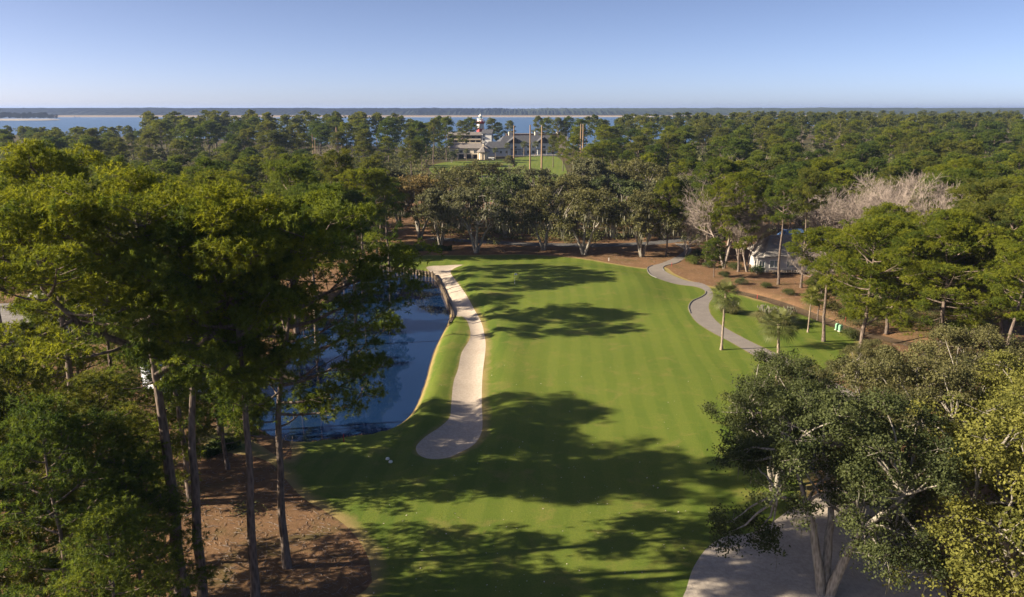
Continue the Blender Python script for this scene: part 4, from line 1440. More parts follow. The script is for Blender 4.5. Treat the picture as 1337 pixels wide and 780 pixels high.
for px, py, s, lab in [(946, 408, 2.7, 'pale ornamental grass clump behind the tall palm'), (957, 410, 2.4, 'pale ornamental grass clump right of the one behind the palm'), (996, 421, 3.0, 'feathery grass clump left of the second palm crown'),
                       (1008, 424, 3.1, 'feathery grass clump behind the second palm'), (1022, 426, 2.8, 'feathery grass clump right of the second palm'), (1030, 419, 2.6, 'rearmost feathery grass clump near the creek')]:
    X, Y = G(px, py)
    plant('pampas', 'pampas', X, Y, s * 1.1, lab, 'ornamental grass clumps beside the path', wide=1.35)


def hedge(label, pts, w, h, seed, tint='dark green'):
    rng = np.random.default_rng(seed)
    P = np.array(pts, float)
    mb = MB(); st = MB()
    for a, b in zip(P, P[1:]):
        L = np.linalg.norm(b - a)
        n = int(L * w * h * 420)
        t = rng.uniform(0, 1, n)
        q = a + (b - a) * t[:, None]
        d = unit((b - a)[None])[0]
        nn = np.array([-d[1], d[0]])
        q = q + nn * (rng.uniform(-w / 2, w / 2, n) * (1 + .2 * np.sin(t * L * 1.3)))[:, None]
        z = h * rng.uniform(0.03, 1, n) ** .7 * (0.88 + .12 * np.sin(t * L * 1.9 + seed))
        leaves(mb, np.c_[q, z], rng.normal(0, 1, (n, 3)) + (0, 0, .6), .12, rng, rng.uniform(.1, .8, n))
        k = max(2, int(L / .8))
        for s in np.linspace(0, 1, k):
            c = a + (b - a) * s
            st.tube([(c[0], c[1], -.05), (c[0] + .05, c[1], h * .75)], [.04, .02], 5)
    t = thing('hedge', label, 'hedge', (P[0][0], P[0][1], 0), group='clipped hedges')
    off = np.array([P[0][0], P[0][1], 0])
    for m in (mb, st):
        m.V = [v - off for v in m.V]
    link('foliage', mb.mesh('hedge_leaves', M['shrub'], False, True), t, TINTS[tint])
    link('stem', st.mesh('hedge_stems', M['oak_bark'], False), t)


hedge('long low dark hedge at the far end of the pond', [G(500, 329), G(540, 328), G(590, 328)], 2.2, 1.5, 1)
hedge('short dark hedge between the pine trunks and the pond', [G(262, 600), G(285, 590), G(312, 583)], 1.6, 1.3, 2)

# ------------------------------------------------------------------ buildings


def roof_mesh(mb, w, d, z, rise, hip=0.0, over=0.6, th=0.18, axis='x'):
    """closed roof solid; ridge along x; hip = length taken from each ridge end"""
    W, D = w / 2 + over, d / 2 + over
    if axis == 'y':
        W, D = d / 2 + over, w / 2 + over
    r = max(0.01, W - hip) if hip else W
    V = np.array([(-W, -D, z), (W, -D, z), (W, D, z), (-W, D, z), (-r, 0, z + rise), (r, 0, z + rise)])
    V2 = V - np.array([0, 0, th])
    V = np.vstack([V, V2])
    if axis == 'y':
        V = np.c_[-V[:, 1], V[:, 0], V[:, 2]]
    mb.add(V, [(0, 1, 5, 4), (2, 3, 4, 5)])
    mb.F3.append(np.array([(1, 2, 5), (3, 0, 4)]) + mb.n - 12)
    mb.F4.append(np.array([(7, 6, 10, 11), (9, 8, 11, 10)]) + mb.n - 12)
    mb.F3.append(np.array([(8, 7, 11), (6, 9, 10)]) + mb.n - 12)
    mb.F4.append(np.array([(1, 0, 6, 7), (2, 1, 7, 8), (3, 2, 8, 9), (0, 3, 9, 6)]) + mb.n - 12)


def gable_wall(mb, w, y, z, rise, th=0.2):
    V = np.array([(-w / 2, y - th / 2, z), (w / 2, y - th / 2, z), (0, y - th / 2, z + rise), (-w / 2, y + th / 2, z), (w / 2, y + th / 2, z), (0, y + th / 2, z + rise)])
    mb.add(V, [(0, 1, 2), (5, 4, 3)])
    mb.F4.append(np.array([(0, 3, 4, 1), (1, 4, 5, 2), (2, 5, 3, 0)]) + mb.n - 6)


def window(parent, x, y, z, w, h, face='-y', frame='white', glass='glass', bars=1):
    """window standing 6 cm proud of a wall; face names its outward side"""
    f, g = MB(), MB()
    b = 0.10
    f.box((0, -0.03, h / 2 - b / 2), (w, 0.10, b)); f.box((0, -0.03, -h / 2 + b / 2), (w + .1, 0.14, b))
    f.box((-w / 2 + b / 2, -0.03, 0), (b, 0.096, h - 2 * b)); f.box((w / 2 - b / 2, -0.03, 0), (b, 0.096, h - 2 * b))
    for i in range(bars):
        f.box((-w / 2 + w * (i + 1) / (bars + 1), -0.025, 0), (0.06, 0.07, h - 2 * b))
    g.box((0, -0.005, 0), (w - 0.12, 0.03, h - 0.12))
    rz = {'-y': 0, '-x': -math.pi / 2, '+x': math.pi / 2}[face]
    o = link('window', f.mesh('window', M[frame]), parent)
    o.location = (x, y, z); o.rotation_euler = (0, 0, rz)
    link('pane', g.mesh('pane', M[glass]), o)


def part(parent, name, mat, *builders, smooth=False):
    mb = MB()
    for b in builders:
        b(mb)
    return link(name, mb.mesh(name, M[mat], smooth), parent)


def box_(c, s, rz=0.0):
    return lambda mb: mb.box(c, s, rz)


def small_house(label, X, Y, rz, w, d, hw, rise, wall, roof, hip=0, wins=3, glass='glass', chimney=True, deck=True, group=None, door=True):
    t = thing('house', label, 'house', (X, Y, 0), rz, group)
    ws = [box_((0, 0, hw / 2), (w, d, hw))]
    if not hip:
        ws += [lambda mb: (gable_end(mb, w, d, hw, rise))]
    part(t, 'wall', wall, *ws)
    rf = part(t, 'roof', roof, lambda mb: roof_mesh(mb, w, d, hw + 0.19, rise, hip))
    if chimney:
        part(rf, 'chimney', 'brick', box_((w * .18, .6, hw + rise * .8), (1.1, .9, 2.2)), box_((w * .18, .6, hw + rise * .8 + 1.16), (1.3, 1.1, .12)))
    for i in range(wins):
        x = -w / 2 + w * (i + .5) / wins
        window(t, x, -d / 2, hw * .55, min(2.2, w / wins * .6), hw * .48, '-y', glass=glass)
    window(t, -w / 2, 0, hw * .55, 1.6, hw * .4, '-x', glass=glass)
    if door:
        dd = part(t, 'door', 'white', box_((w * .5 - 1.6, -d / 2 - .03, 1.1), (1.0, .08, 2.1)))
        part(dd, 'handle', 'metal', box_((w * .5 - 1.25, -d / 2 - .1, 1.05), (.06, .06, .14)))
    if deck:
        part(t, 'deck', 'old_wood', box_((0, -d / 2 - 1.4, .45), (w * .9, 2.6, .14)), *[box_((-w * .42 + i * w * .84 / 6, -d / 2 - 2.6, .2), (.12, .12, .5)) for i in range(7)])
        part(t, 'railing', 'grey_wall', box_((0, -d / 2 - 2.62, 1.45), (w * .9, .08, .08)), *[box_((-w * .44 + i * w * .88 / 24, -d / 2 - 2.62, .98), (.05, .05, .88)) for i in range(25)])
    return t


def gable_end(mb, w, d, z, rise):
    for x in (-w / 2 + .1, w / 2 - .1):
        V = np.array([(x - .09, -d / 2, z), (x - .09, d / 2, z), (x - .09, 0, z + rise * .96), (x + .09, -d / 2, z), (x + .09, d / 2, z), (x + .09, 0, z + rise * .96)])
        mb.add(V, [(0, 2, 1), (3, 4, 5)])
        mb.F4.append(np.array([(0, 3, 5, 2), (2, 5, 4, 1)]) + mb.n - 6)


# grey house on the right
hx, hy = XD(1035, 179), 181
t = small_house('grey shingled house with curtained windows beyond the creek on the right', hx, hy, R(4), 15.5, 10, 3.6, 4.0, 'grey_wall', 'shingle', hip=3.2, wins=4, glass='pale_glass', group=None)
part(t, 'bay', 'grey_wall', box_((-8.6, -3.2, 1.7), (2.2, 3.4, 3.4)))
part(t, 'bay_roof', 'shingle', lambda mb: mb.add([(-10.2, -5.3, 3.42), (-6.9, -5.3, 3.42), (-6.9, -1.1, 3.42), (-10.2, -1.1, 3.42), (-7.6, -3.2, 4.9)], [(0, 1, 4), (1, 2, 4), (2, 3, 4), (3, 0, 4)]))
window(t, -8.6, -4.9, 1.9, 1.4, 1.6, '-y', glass='pale_glass')
small_house('low house with a dark blue roof behind the grey shingled house', XD(1047, 204), 205, R(8), 9, 8, 2.8, 2.6, 'grey_wall', 'blue_roof', wins=2, chimney=False, deck=False, door=False)
small_house('far house with a pale grey roof deep in the right woods', XD(1058, 452), 455, R(-20), 16, 11, 4.0, 4.6, 'beige', 'shingle', wins=3, chimney=True, deck=False)
# left bank
small_house('grey roofed house with a band of dark windows behind the left pines', XD(104, 134), 136, R(-3), 13, 9, 4.2, 2.6, 'blue_wall', 'shingle', wins=4, chimney=False, deck=False)
t = small_house('house with blue roof panels beside the pond on the left', XD(283, 130), 131, R(38), 11, 9, 3.6, 3.6, 'beige', 'brown_roof', wins=2, chimney=False, deck=False)
part(t, 'roof_panel', 'blue_roof', lambda mb: mb.add([(-3.8, -4.2, 4.46), (3.8, -4.2, 4.46), (3.8, -1.6, 6.38), (-3.8, -1.6, 6.38), (-3.8, -4.2, 4.36), (3.8, -4.2, 4.36), (3.8, -1.6, 6.28), (-3.8, -1.6, 6.28)],
     [(0, 1, 2, 3), (4, 7, 6, 5), (0, 4, 5, 1), (1, 5, 6, 2), (2, 6, 7, 3), (3, 7, 4, 0)]))
small_house('pale blue roofed house close to the near corner of the pond', XD(238, 98), 101, R(42), 10, 8, 3.4, 2.6, 'blue_wall', 'blue_roof', wins=2, chimney=False, deck=False)
small_house('small house with a grey roof above the sandy yard on the far left', XD(35, 120), 122, R(12), 10, 8, 3.2, 2.8, 'grey_wall', 'shingle', wins=2, chimney=False, deck=False)
flat('sandy_yard', [(x, y) for x, y in [G(-10, 455), G(5, 425), G(30, 412), G(62, 415), G(60, 440), G(40, 462)]], 0.06, M['beach'])

# ---- clubhouse group
CY = 640
cx = XD(688, CY)
club = thing('clubhouse', 'large clubhouse in shade-tinted pale blue with twin front gables, porch columns and two chimneys', 'clubhouse', (cx, CY, 0), R(11))
part(club, 'wall', 'blue_wall', box_((0, 0, 4.6), (46, 15, 9.2)))
rf = part(club, 'roof', 'slate', lambda mb: roof_mesh(mb, 46, 15, 9.4, 5.6, 5.5, 0.9))
for x in (-12, 11):
    g_ = part(club, 'gable_roof', 'slate', lambda mb, x=x: roof_mesh(mb, 12, 12, 9.45, 4.6, 0, .7, .18, 'y'))
    g_.location = (x, -5.2, 0)
    g2 = part(club, 'gable', 'white', lambda mb: gable_wall(mb, 12.4, 0, 9.2, 4.5))
    g2.location = (x, -11.1, 0)
    part(club, 'gable_block', 'blue_wall', box_((x, -9.3, 4.55), (12, 3.6, 9.1)))
    window(club, x, -11.1, 6.4, 3.0, 2.0, '-y', bars=3)
    window(club, x, -11.1, 2.6, 3.4, 2.6, '-y', bars=3)
    for q in (-5.4, -1.8, 1.8, 5.4):
        part(club, 'column', 'white', lambda mb, q=q, x=x: mb.lathe([(.36, 0), (.36, .3), (.26, .4), (.24, 4.2), (.34, 4.4), (.34, 4.6)], 10, (x + q, -13.2, 0)))
    part(club, 'porch_roof', 'slate', box_((x, -12.4, 4.75), (13, 3.4, .28)))
for x in (-20, -4.5, -0.5, 3.5, 19.5):
    window(club, x, -7.5, 6.6, 2.0, 1.9, '-y')
    window(club, x, -7.5, 2.4, 2.2, 2.6, '-y')
for x in (-13, 8):
    part(rf, 'chimney', 'cream', box_((x, 1.5, 15.2), (3.0, 2.4, 4.4)), box_((x, 1.5, 17.5), (3.4, 2.8, .25)))
part(club, 'terrace', 'concrete', box_((2, -18, .3), (44, 8, .6)))

conn = thing('club_wing', 'dark hip roofed wing between the cream pavilion and the clubhouse', 'building', (XD(648, 620), 622, 0), R(10))
part(conn, 'wall', 'blue_wall', box_((0, 0, 3.1), (20, 12, 6.2)))
part(conn, 'roof', 'slate', lambda mb: roof_mesh(mb, 20, 12, 6.4, 4.6, 5, .8))
for x in (-7, -2.5, 2.5, 7):
    window(conn, x, -6, 3.2, 1.8, 2.2, '-y')

pav = thing('club_pavilion', 'cream hip roofed pavilion with square openings at the range lawn', 'building', (XD(612, 588), 592, 0), R(-7))
part(pav, 'wall', 'cream', box_((0, 2, 5.2), (28, 10, 4.2)), *[box_((-13.4 + i * 5.36, 2, 1.55), (1.3, 9.9, 3.1)) for i in range(6)])
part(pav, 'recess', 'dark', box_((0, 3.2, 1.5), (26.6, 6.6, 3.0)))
part(pav, 'roof', 'brown_roof', lambda mb: (mb.add([(-15, -4, 7.5), (15, -4, 7.5), (15, 8, 7.5), (-15, 8, 7.5), (-9, 2, 10.8), (9, 2, 10.8)], [(0, 1, 5, 4), (2, 3, 4, 5), (3, 2, 1, 0)]), mb.F3.append(np.array([(1, 2, 5), (3, 0, 4)]) + mb.n - 6)))
for i in range(5):
    window(pav, -10.7 + i * 5.36, -3, 5.1, 2.6, 2.2, '-y', 'white', 'glass')
kio = thing('kiosk', 'small octagonal cream kiosk with a pointed roof and cupola beside the pavilion', 'kiosk', (XD(631, 580), 580, 0), R(-7))
oct_ = [(4.2 * math.cos(a_ + .39), 4.2 * math.sin(a_ + .39)) for a_ in np.arange(8) * math.pi / 4]
part(kio, 'wall', 'cream', lambda mb: mb.prism([(x * .8, y * .8) for x, y in oct_], 0, 5.2))
for x, y in oct_[3:7]:
    part(kio, 'column', 'cream', lambda mb, x=x, y=y: mb.lathe([(.34, 0), (.3, .4), (.28, 5.2)], 8, (x * .96, y * .96, 0)))
part(kio, 'roof', 'brown_roof', lambda mb: mb.add([(x * 1.25, y * 1.25, 5.25) for x, y in oct_] + [(0, 0, 9.6), (0, 0, 5.2)], [(i, (i + 1) % 8, 8) for i in range(8)] + [((i + 1) % 8, i, 9) for i in range(8)]))
part(kio, 'cupola', 'cream', box_((0, 0, 9.4), (1.3, 1.3, 1.6)), lambda mb: mb.lathe([(1.0, 10.2), (0.02, 11.1)], 4, ph=.785))
for a_ in (3, 4, 5, 6):
    an = a_ * math.pi / 4 + .0
part(kio, 'stair', 'white', *[box_((5 + i * .5, -3.2, 1.7 - i * .26), (.5, 3, .2)) for i in range(7)], box_((6.6, -4.75, 1.5), (4.4, .15, .7)))

apt = thing('apartment_building', 'beige apartment block with stacked balconies and a white gable in front of the lighthouse', 'building', (XD(616, 668), 670, 0), R(-4))
part(apt, 'wall', 'beige', *[box_((-6, 4, 1.6 + k * 3.2), (28, 9, .55 if k else 3.2)) for k in range(1)], box_((-6, 6, 7.2), (28, 6, 14.4)), *[box_((-6, 0.6, .3 + k * 3.4), (28, 5, .5)) for k in range(5)], *[box_((-20 + i * 4.66, .6, 6.9), (.5, 4.6, 13.8)) for i in range(7)])
part(apt, 'railing', 'cream', *[box_((-6, -1.75, 1.15 + k * 3.4), (27.4, .16, .95)) for k in range(4)])
for i in range(6):
    for k in range(4):
        window(apt, -17.7 + i * 4.66, 3.0, 2.0 + k * 3.4, 2.6, 2.1, '-y', 'white', 'glass')
part(apt, 'roof', 'brown_roof', box_((-6, 2.5, 14.2), (29, 11, .4)), lambda mb: mb.add([(-20.5, -2.6, 14.42), (8.5, -2.6, 14.42), (8.5, 9.6, 14.42), (-20.5, 9.6, 14.42), (-20.5, 5, 16.6), (8.5, 5, 16.6)], [(0, 1, 5, 4), (2, 3, 4, 5)]))
part(apt, 'stair_tower', 'white', box_((12.5, 3, 7.8), (8.0, 9.0, 15.6)), *[box_((10.0, -1.9, 2 + k * 3.6), (2.4, .9, .3)) for k in range(4)])
part(apt, 'tower_roof', 'slate', lambda mb: (mb.add([(8.0, -2.2, 15.62), (17.2, -2.2, 15.62), (17.2, 8.2, 15.62), (8.0, 8.2, 15.62), (8.0, 8.2, 18.6), (17.2, 8.2, 18.6)], [(0, 1, 5, 4), (2, 3, 4, 5), (3, 2, 1, 0)]), mb.F3.append(np.array([(1, 2, 5), (3, 0, 4)]) + mb.n - 6)))
for k in range(4):
    window(apt, 10.2, -1.5, 3.3 + k * 3.6, 1.9, 2.2, '-y', 'white', 'glass')

blk = thing('far_block', 'long flat roofed brown building with a beige end behind the clubhouse', 'building', (XD(706, 700), 706, 0), R(4))
part(blk, 'wall', 'brick', box_((-8, 0, 7), (44, 12, 14)))
part(blk, 'end_wall', 'cream', box_((18.5, 0, 7.8), (8.5, 12.4, 15.6)))
part(blk, 'roof', 'brown_roof', box_((-8, 0, 14.2), (45, 13, .4)), box_((18.5, 0, 15.75), (9.2, 13.2, .3)))
for i in range(7):
    window(blk, -26 + i * 5.6, -6, 11.3, 2.4, 1.8, '-y')

# ---- lighthouse
lx, ly = XD(627.5, 700), 702
lh = thing('lighthouse', 'red and white striped lighthouse with a red gallery and white lantern', 'lighthouse', (lx, ly, 0), R(12))


def hexp(r):
    return [(r * math.cos(a_), r * math.sin(a_)) for a_ in np.arange(6) * math.pi / 3]


bands = [(0, 4.0, 'red'), (4.0, 8.0, 'white'), (8.0, 12.0, 'red'), (12.0, 15.6, 'white'), (15.6, 18.6, 'red'), (18.6, 23.0, 'white')]
for z0, z1, m in bands:
    r0_, r1_ = 4.3 - z0 * .055, 4.3 - z1 * .055
    part(lh, 'band', m, lambda mb: mb.lathe([(r0_, z0), (r1_, z1)], 6))
part(lh, 'gallery', 'red', lambda mb: mb.lathe([(3.0, 22.6), (3.75, 23.4), (3.9, 23.5), (3.9, 24.7), (3.75, 24.7), (3.75, 23.75), (2.8, 23.75)], 12))
part(lh, 'railing', 'white', *[box_((3.83 * math.cos(a_), 3.83 * math.sin(a_), 25.4), (.08, .08, 1.0)) for a_ in np.arange(24) * math.pi / 12], lambda mb: mb.tube([(3.83 * math.cos(a_), 3.83 * math.sin(a_), 25.9) for a_ in np.arange(25) * math.pi / 12], .06, 4))
part(lh, 'watch_room', 'white', lambda mb: mb.lathe([(2.7, 23.7), (2.6, 26.6), (3.1, 26.7), (3.1, 27.0)], 8))
part(lh, 'lantern', 'pale_glass', lambda mb: mb.lathe([(1.4, 26.95), (1.4, 29.0)], 8))
part(lh, 'lantern_roof', 'white', lambda mb: mb.lathe([(1.75, 28.95), (1.7, 29.15), (1.1, 29.9), (.35, 30.4), (.3, 30.9), (.05, 31.1), (.04, 32.4)], 10))
window(lh, -3.1, 0, 20.8, .9, 1.5, '-x')

# ------------------------------------------------------------------ range poles and netting
GPO = 'tall wooden poles round the driving range'
mb = MB()
mb.tube([(0, 0, -.2), (0, 0, 9), (0, 0, 18), (0, 0, 25)], [.48, .44, .38, .32], 10, cap=True)
pole_me = mb.mesh('net_pole', M['wood_pole'], True)
for px, Y, H, lab in [
    (557, 520, 25.5, 'range pole standing before the tall pines left of the pavilion'), (671, 505, 25.5, 'range pole before the left gable of the clubhouse'), (692, 445, 27, 'range pole in the middle before the clubhouse porch'),
    (707, 392, 27.8, 'nearest range pole on the sunlit strip of lawn'), (757.5, 500, 26.5, 'left one of the twin poles by the bright pine'), (760.5, 505, 26.3, 'right one of the twin poles by the bright pine'),
    (442, 440, 25.8, 'range pole before the dark netting on the left'), (410.5, 450, 22, 'thinner left pole beside the pines'), (413.5, 452, 20, 'thinner right pole beside the pines')]:
    o = link('net_pole', pole_me)
    o.location = (XD(px, Y), Y, 0)
    s = 0.6 if 'thinner' in lab else 1.0
    o.scale = (s, s, H / 25)
    prop(o, lab, 'pole', GPO)
net = thing('netting_fence', 'dark netting fence with posts behind the bare tree on the left', 'fence', (XD(475, 470), 470, 0), R(-6))
part(net, 'net', 'net', box_((0, 0, 7.5), (25, .03, 14)))
for i in range(5):
    part(net, 'post', 'old_wood', lambda mb, i=i: mb.tube([(-12.5 + i * 6.25, 0.2, 0), (-12.5 + i * 6.25, 0.2, 15.5)], [.3, .22], 8, cap=True))

# ------------------------------------------------------------------ pond wall
def bulkhead(label, pts, zt, zb, step, cap_w, group):
    P = smooth_line(pts, 6)
    seg = np.r_[0, np.cumsum(np.hypot(*np.diff(P, axis=0).T))]
    n = int(seg[-1] / step) + 1
    s = np.linspace(0, seg[-1], n)
    Q = np.c_[np.interp(s, seg, P[:, 0]), np.interp(s, seg, P[:, 1])]
    o = np.array([Q[0][0], Q[0][1], 0])
    t = thing('pond_wall', label, 'retaining wall', tuple(o), group=group)
    w = MB(); c = MB()
    d = np.gradient(Q, axis=0)
    nn = unit(np.c_[-d[:, 1], d[:, 0]])
    for m, off, th, z0, z1 in ((w, 0, .10, zb, zt), (c, 0, cap_w, zt + .003, zt + .09)):
        A = Q + nn * (off + th / 2) - o[:2]
        B = Q + nn * (off - th / 2) - o[:2]
        k = len(Q)
        V = np.vstack([np.c_[A, np.full(k, z0)], np.c_[A, np.full(k, z1)], np.c_[B, np.full(k, z1)], np.c_[B, np.full(k, z0)]])
        Fq = []
        for i in range(k - 1):
            for u in range(4):
                a_, b_ = u * k, ((u + 1) % 4) * k
                Fq.append((a_ + i, a_ + i + 1, b_ + i + 1, b_ + i))
        m.add(V, Fq)
    link('planking', w.mesh('planking', M['old_wood']), t)
    link('cap_board', c.mesh('cap_board', M['old_wood']), t)
    for i, q in enumerate(Q):
        pm = MB()
        sgn = -1 if nn[i][0] > 0 else 1
        h = zt + .28 + .07 * ((i * 7) % 3)
        x, y = q - o[:2] + nn[i] * sgn * .2 * (1 if group else 1)
        pm.tube([(x, y, zb), (x, y, h)], [.13, .12], 8, cap=True)
        link('post', pm.mesh('post', M['old_wood']), t)


bulkhead('sunlit timber wall with posts along the shell strip beside the pond', [G(566, 358), G(572, 365), G(579, 378), G(586, 394), G(592, 412), G(588, 424, -.3)], .05, -1.9, 0.8, .35, 'timber pond walls')
bulkhead('dark shaded timber wall across the head of the pond', [G(478, 347), G(505, 349), G(530, 352), G(548, 355), G(565.5, 358)], .25, -1.9, 0.95, .35, 'timber pond walls')

# kerbs: real 12 cm edging where the photograph shows it on the cart path bends
def kerb(label, line, w=.13, h=.11):
    Q = line
    k = len(Q)
    d = np.gradient(Q, axis=0)
    nn = unit(np.c_[-d[:, 1], d[:, 0]])
    z = H_(Q)
    A, B = Q + nn * w, Q
    V = np.vstack([np.c_[A, z - .15], np.c_[A, z + h], np.c_[B, z + h], np.c_[B, z - .15]])
    Fq = [(u * k + i, u * k + i + 1, ((u + 1) % 4) * k + i + 1, ((u + 1) % 4) * k + i) for i in range(k - 1) for u in range(4)]
    me = mkmesh('kerb', V, np.zeros((0, 3), int), np.array(Fq), M['kerb'])
    o = structure('kerb', me)


def sub_line(line, pa, pb):
    a_, b_ = np.array(fix_h([pa])[0]), np.array(fix_h([pb])[0])
    i, j = np.argmin(np.hypot(*(line - a_).T)), np.argmin(np.hypot(*(line - b_).T))
    return line[min(i, j):max(i, j) + 1]


kerb('', sub_line(pl, (845, 346), (856, 364)))
kerb('', sub_line(pl, (921, 381), (902, 410)))
kerb('', sub_line(pr, (890, 341), (868, 353))[::-1])

# ------------------------------------------------------------------ small things on the course
fx, fy = fix_h([(672, 371)])[0]
fz = float(H_(np.array([[fx, fy]]))[0])
fl = thing('golf_flag', 'white golf flag on a thin stick on the putting green', 'flag', (fx, fy, fz))
part(fl, 'stick', 'white', lambda mb: mb.tube([(0, 0, 0), (0, 0, 2.3)], .03, 6, cap=True))
part(fl, 'cloth', 'white', lambda mb: mb.add([(0.02, 0, 2.25), (.25, .05, 2.22), (.5, 0, 2.2), (.5, 0, 1.8), (.25, .05, 1.84), (.02, 0, 1.85)], [(0, 1, 4, 5), (1, 2, 3, 4)]))
part(fl, 'cup', 'dark', lambda mb: mb.lathe([(.06, -.1), (.06, .012), (.07, .012)], 10))


def marker(label, px, py, mat, h=0.22, w=0.42, name='tee_marker', cat='tee marker', group='white tee markers'):
    X, Y = fix_h([(px, py)])[0]
    z = float(H_(np.array([[X, Y]]))[0])
    t = thing(name, label, cat, (X, Y, z), random.uniform(0, 1), group)
    part(t, 'block', mat, lambda mb: mb.lathe([(w * .5, 0), (w * .52, h * .4), (w * .4, h * .85), (w * .15, h), (.01, h * 1.02)], 10))
    return t


marker('white tee marker nearer the pond, left one of the pair', 506, 600, 'white')
marker('white tee marker nearer the camera, right one of the pair', 510, 604, 'white')


def stake(label, px, py, mat, h=0.9, group='red and white stakes'):
    X, Y = fix_h([(px, py)])[0]
    z = float(H_(np.array([[X, Y]]))[0])
    mb = MB()
    mb.tube([(0, 0, -.1), (0, 0, h)], [.06, .05], 6, cap=True)
    o = link('marker_stake', mb.mesh('marker_stake', M[mat]))
    o.location = (X, Y, z)
    prop(o, label, 'stake', group)


stake('red stake at the inner kerb of the path bend', 877, 348, 'red')
stake('red stake at the lawn edge below the grey house', 989, 385, 'red')
stake('red stake on the bare bank of the pond', 449, 577, 'red')
stake('white stake in the pine straw behind the green', 795, 341, 'white', 0.8)
stake('red stake near the green utility boxes', 1104, 419, 'red', 1.4)

for i, (px, py, lab) in enumerate([(1093, 431, 'green utility box, left one of the pair under the bright pine'), (1097, 433, 'green utility box, right one of the pair under the bright pine')]):
    X, Y = G(px, py)
    t = thing('utility_box', lab, 'utility box', (X, Y, 0), R(15), 'pair of green utility boxes')
    part(t, 'body', 'green_box', box_((0, 0, .5), (.55, .45, 1.0)), lambda mb: mb.lathe([(.31, 1.0), (.25, 1.12), (.01, 1.16)], 4, ph=.785))
    part(t, 'door', 'green_box', box_((0, -.24, .55), (.44, .04, .74)))
    part(t, 'base', 'concrete', box_((0, 0, .03), (.7, .6, .1)))

# scattered pale leaves and divot marks on the lawn: nobody could count them
rng = np.random.default_rng(17)
n = 260
q = np.c_[rng.uniform(470, 930, n), rng.uniform(480, 778, n)]
XY = np.array([G(*p) for p in q])
ok = inside(XY, lawn) & ~inside(XY, sand)
XY = XY[ok]
mb = MB()
Zs = H_(XY) + 0.03
leaves(mb, np.c_[XY, Zs], rng.normal(0, .3, (len(XY), 3)) + (0, 0, 1), .07, rng, np.full(len(XY), .5), .7)
prop(link('fallen_leaves', mb.mesh('fallen_leaves', M['beach'])), 'tiny pale leaves scattered over the fairway grass', 'leaves', kind='stuff')

# twigs, cones and small branches lying on the pine straw
n = 1500
q = np.vstack([np.c_[rng.uniform(230, 500, n), rng.uniform(590, 790, n)], np.c_[rng.uniform(880, 1180, n), rng.uniform(335, 470, n)], np.c_[rng.uniform(600, 880, n // 2), rng.uniform(322, 345, n // 2)]])
XY = np.array([G(*p) for p in q])
XY = XY[~(inside(XY, lawn) | inside(XY, path) | inside(XY, grey) | inside(XY, pond) | inside(XY, road))]
a_ = rng.uniform(0, 6.28, len(XY)); L = rng.uniform(.12, .7, len(XY)) ** 1.5 + .1
P0 = np.c_[XY, H_(XY) + .03]
P1 = P0 + np.c_[np.cos(a_) * L, np.sin(a_) * L, rng.uniform(0, .08, len(XY))]
mb = MB()
mb.sticks(P0, P1, .022, .012, 4)
prop(link('fallen_twigs', mb.mesh('fallen_twigs', M['twig'], True)), 'twigs and small branches scattered over the pine straw', 'twigs', kind='stuff')

# leaf litter along the south bank of the pond
q = np.c_[rng.uniform(400, 520, 900), rng.uniform(566, 584, 900)]
XY = np.array([G(*p) for p in q])
sd = sdist(XY, pond)
XY = XY[(sd < .6) & (sd > -.9)]
mb = MB()
leaves(mb, np.c_[XY, np.maximum(H_(XY), Z_POND) + .03], rng.normal(0, .4, (len(XY), 3)) + (0, 0, 1), .12, rng, rng.uniform(0, 1, len(XY)), .6)
prop(link('shore_litter', mb.mesh('shore_litter', M['straw'])), 'brown fallen leaves washed up along the near pond bank', 'leaves', kind='stuff')

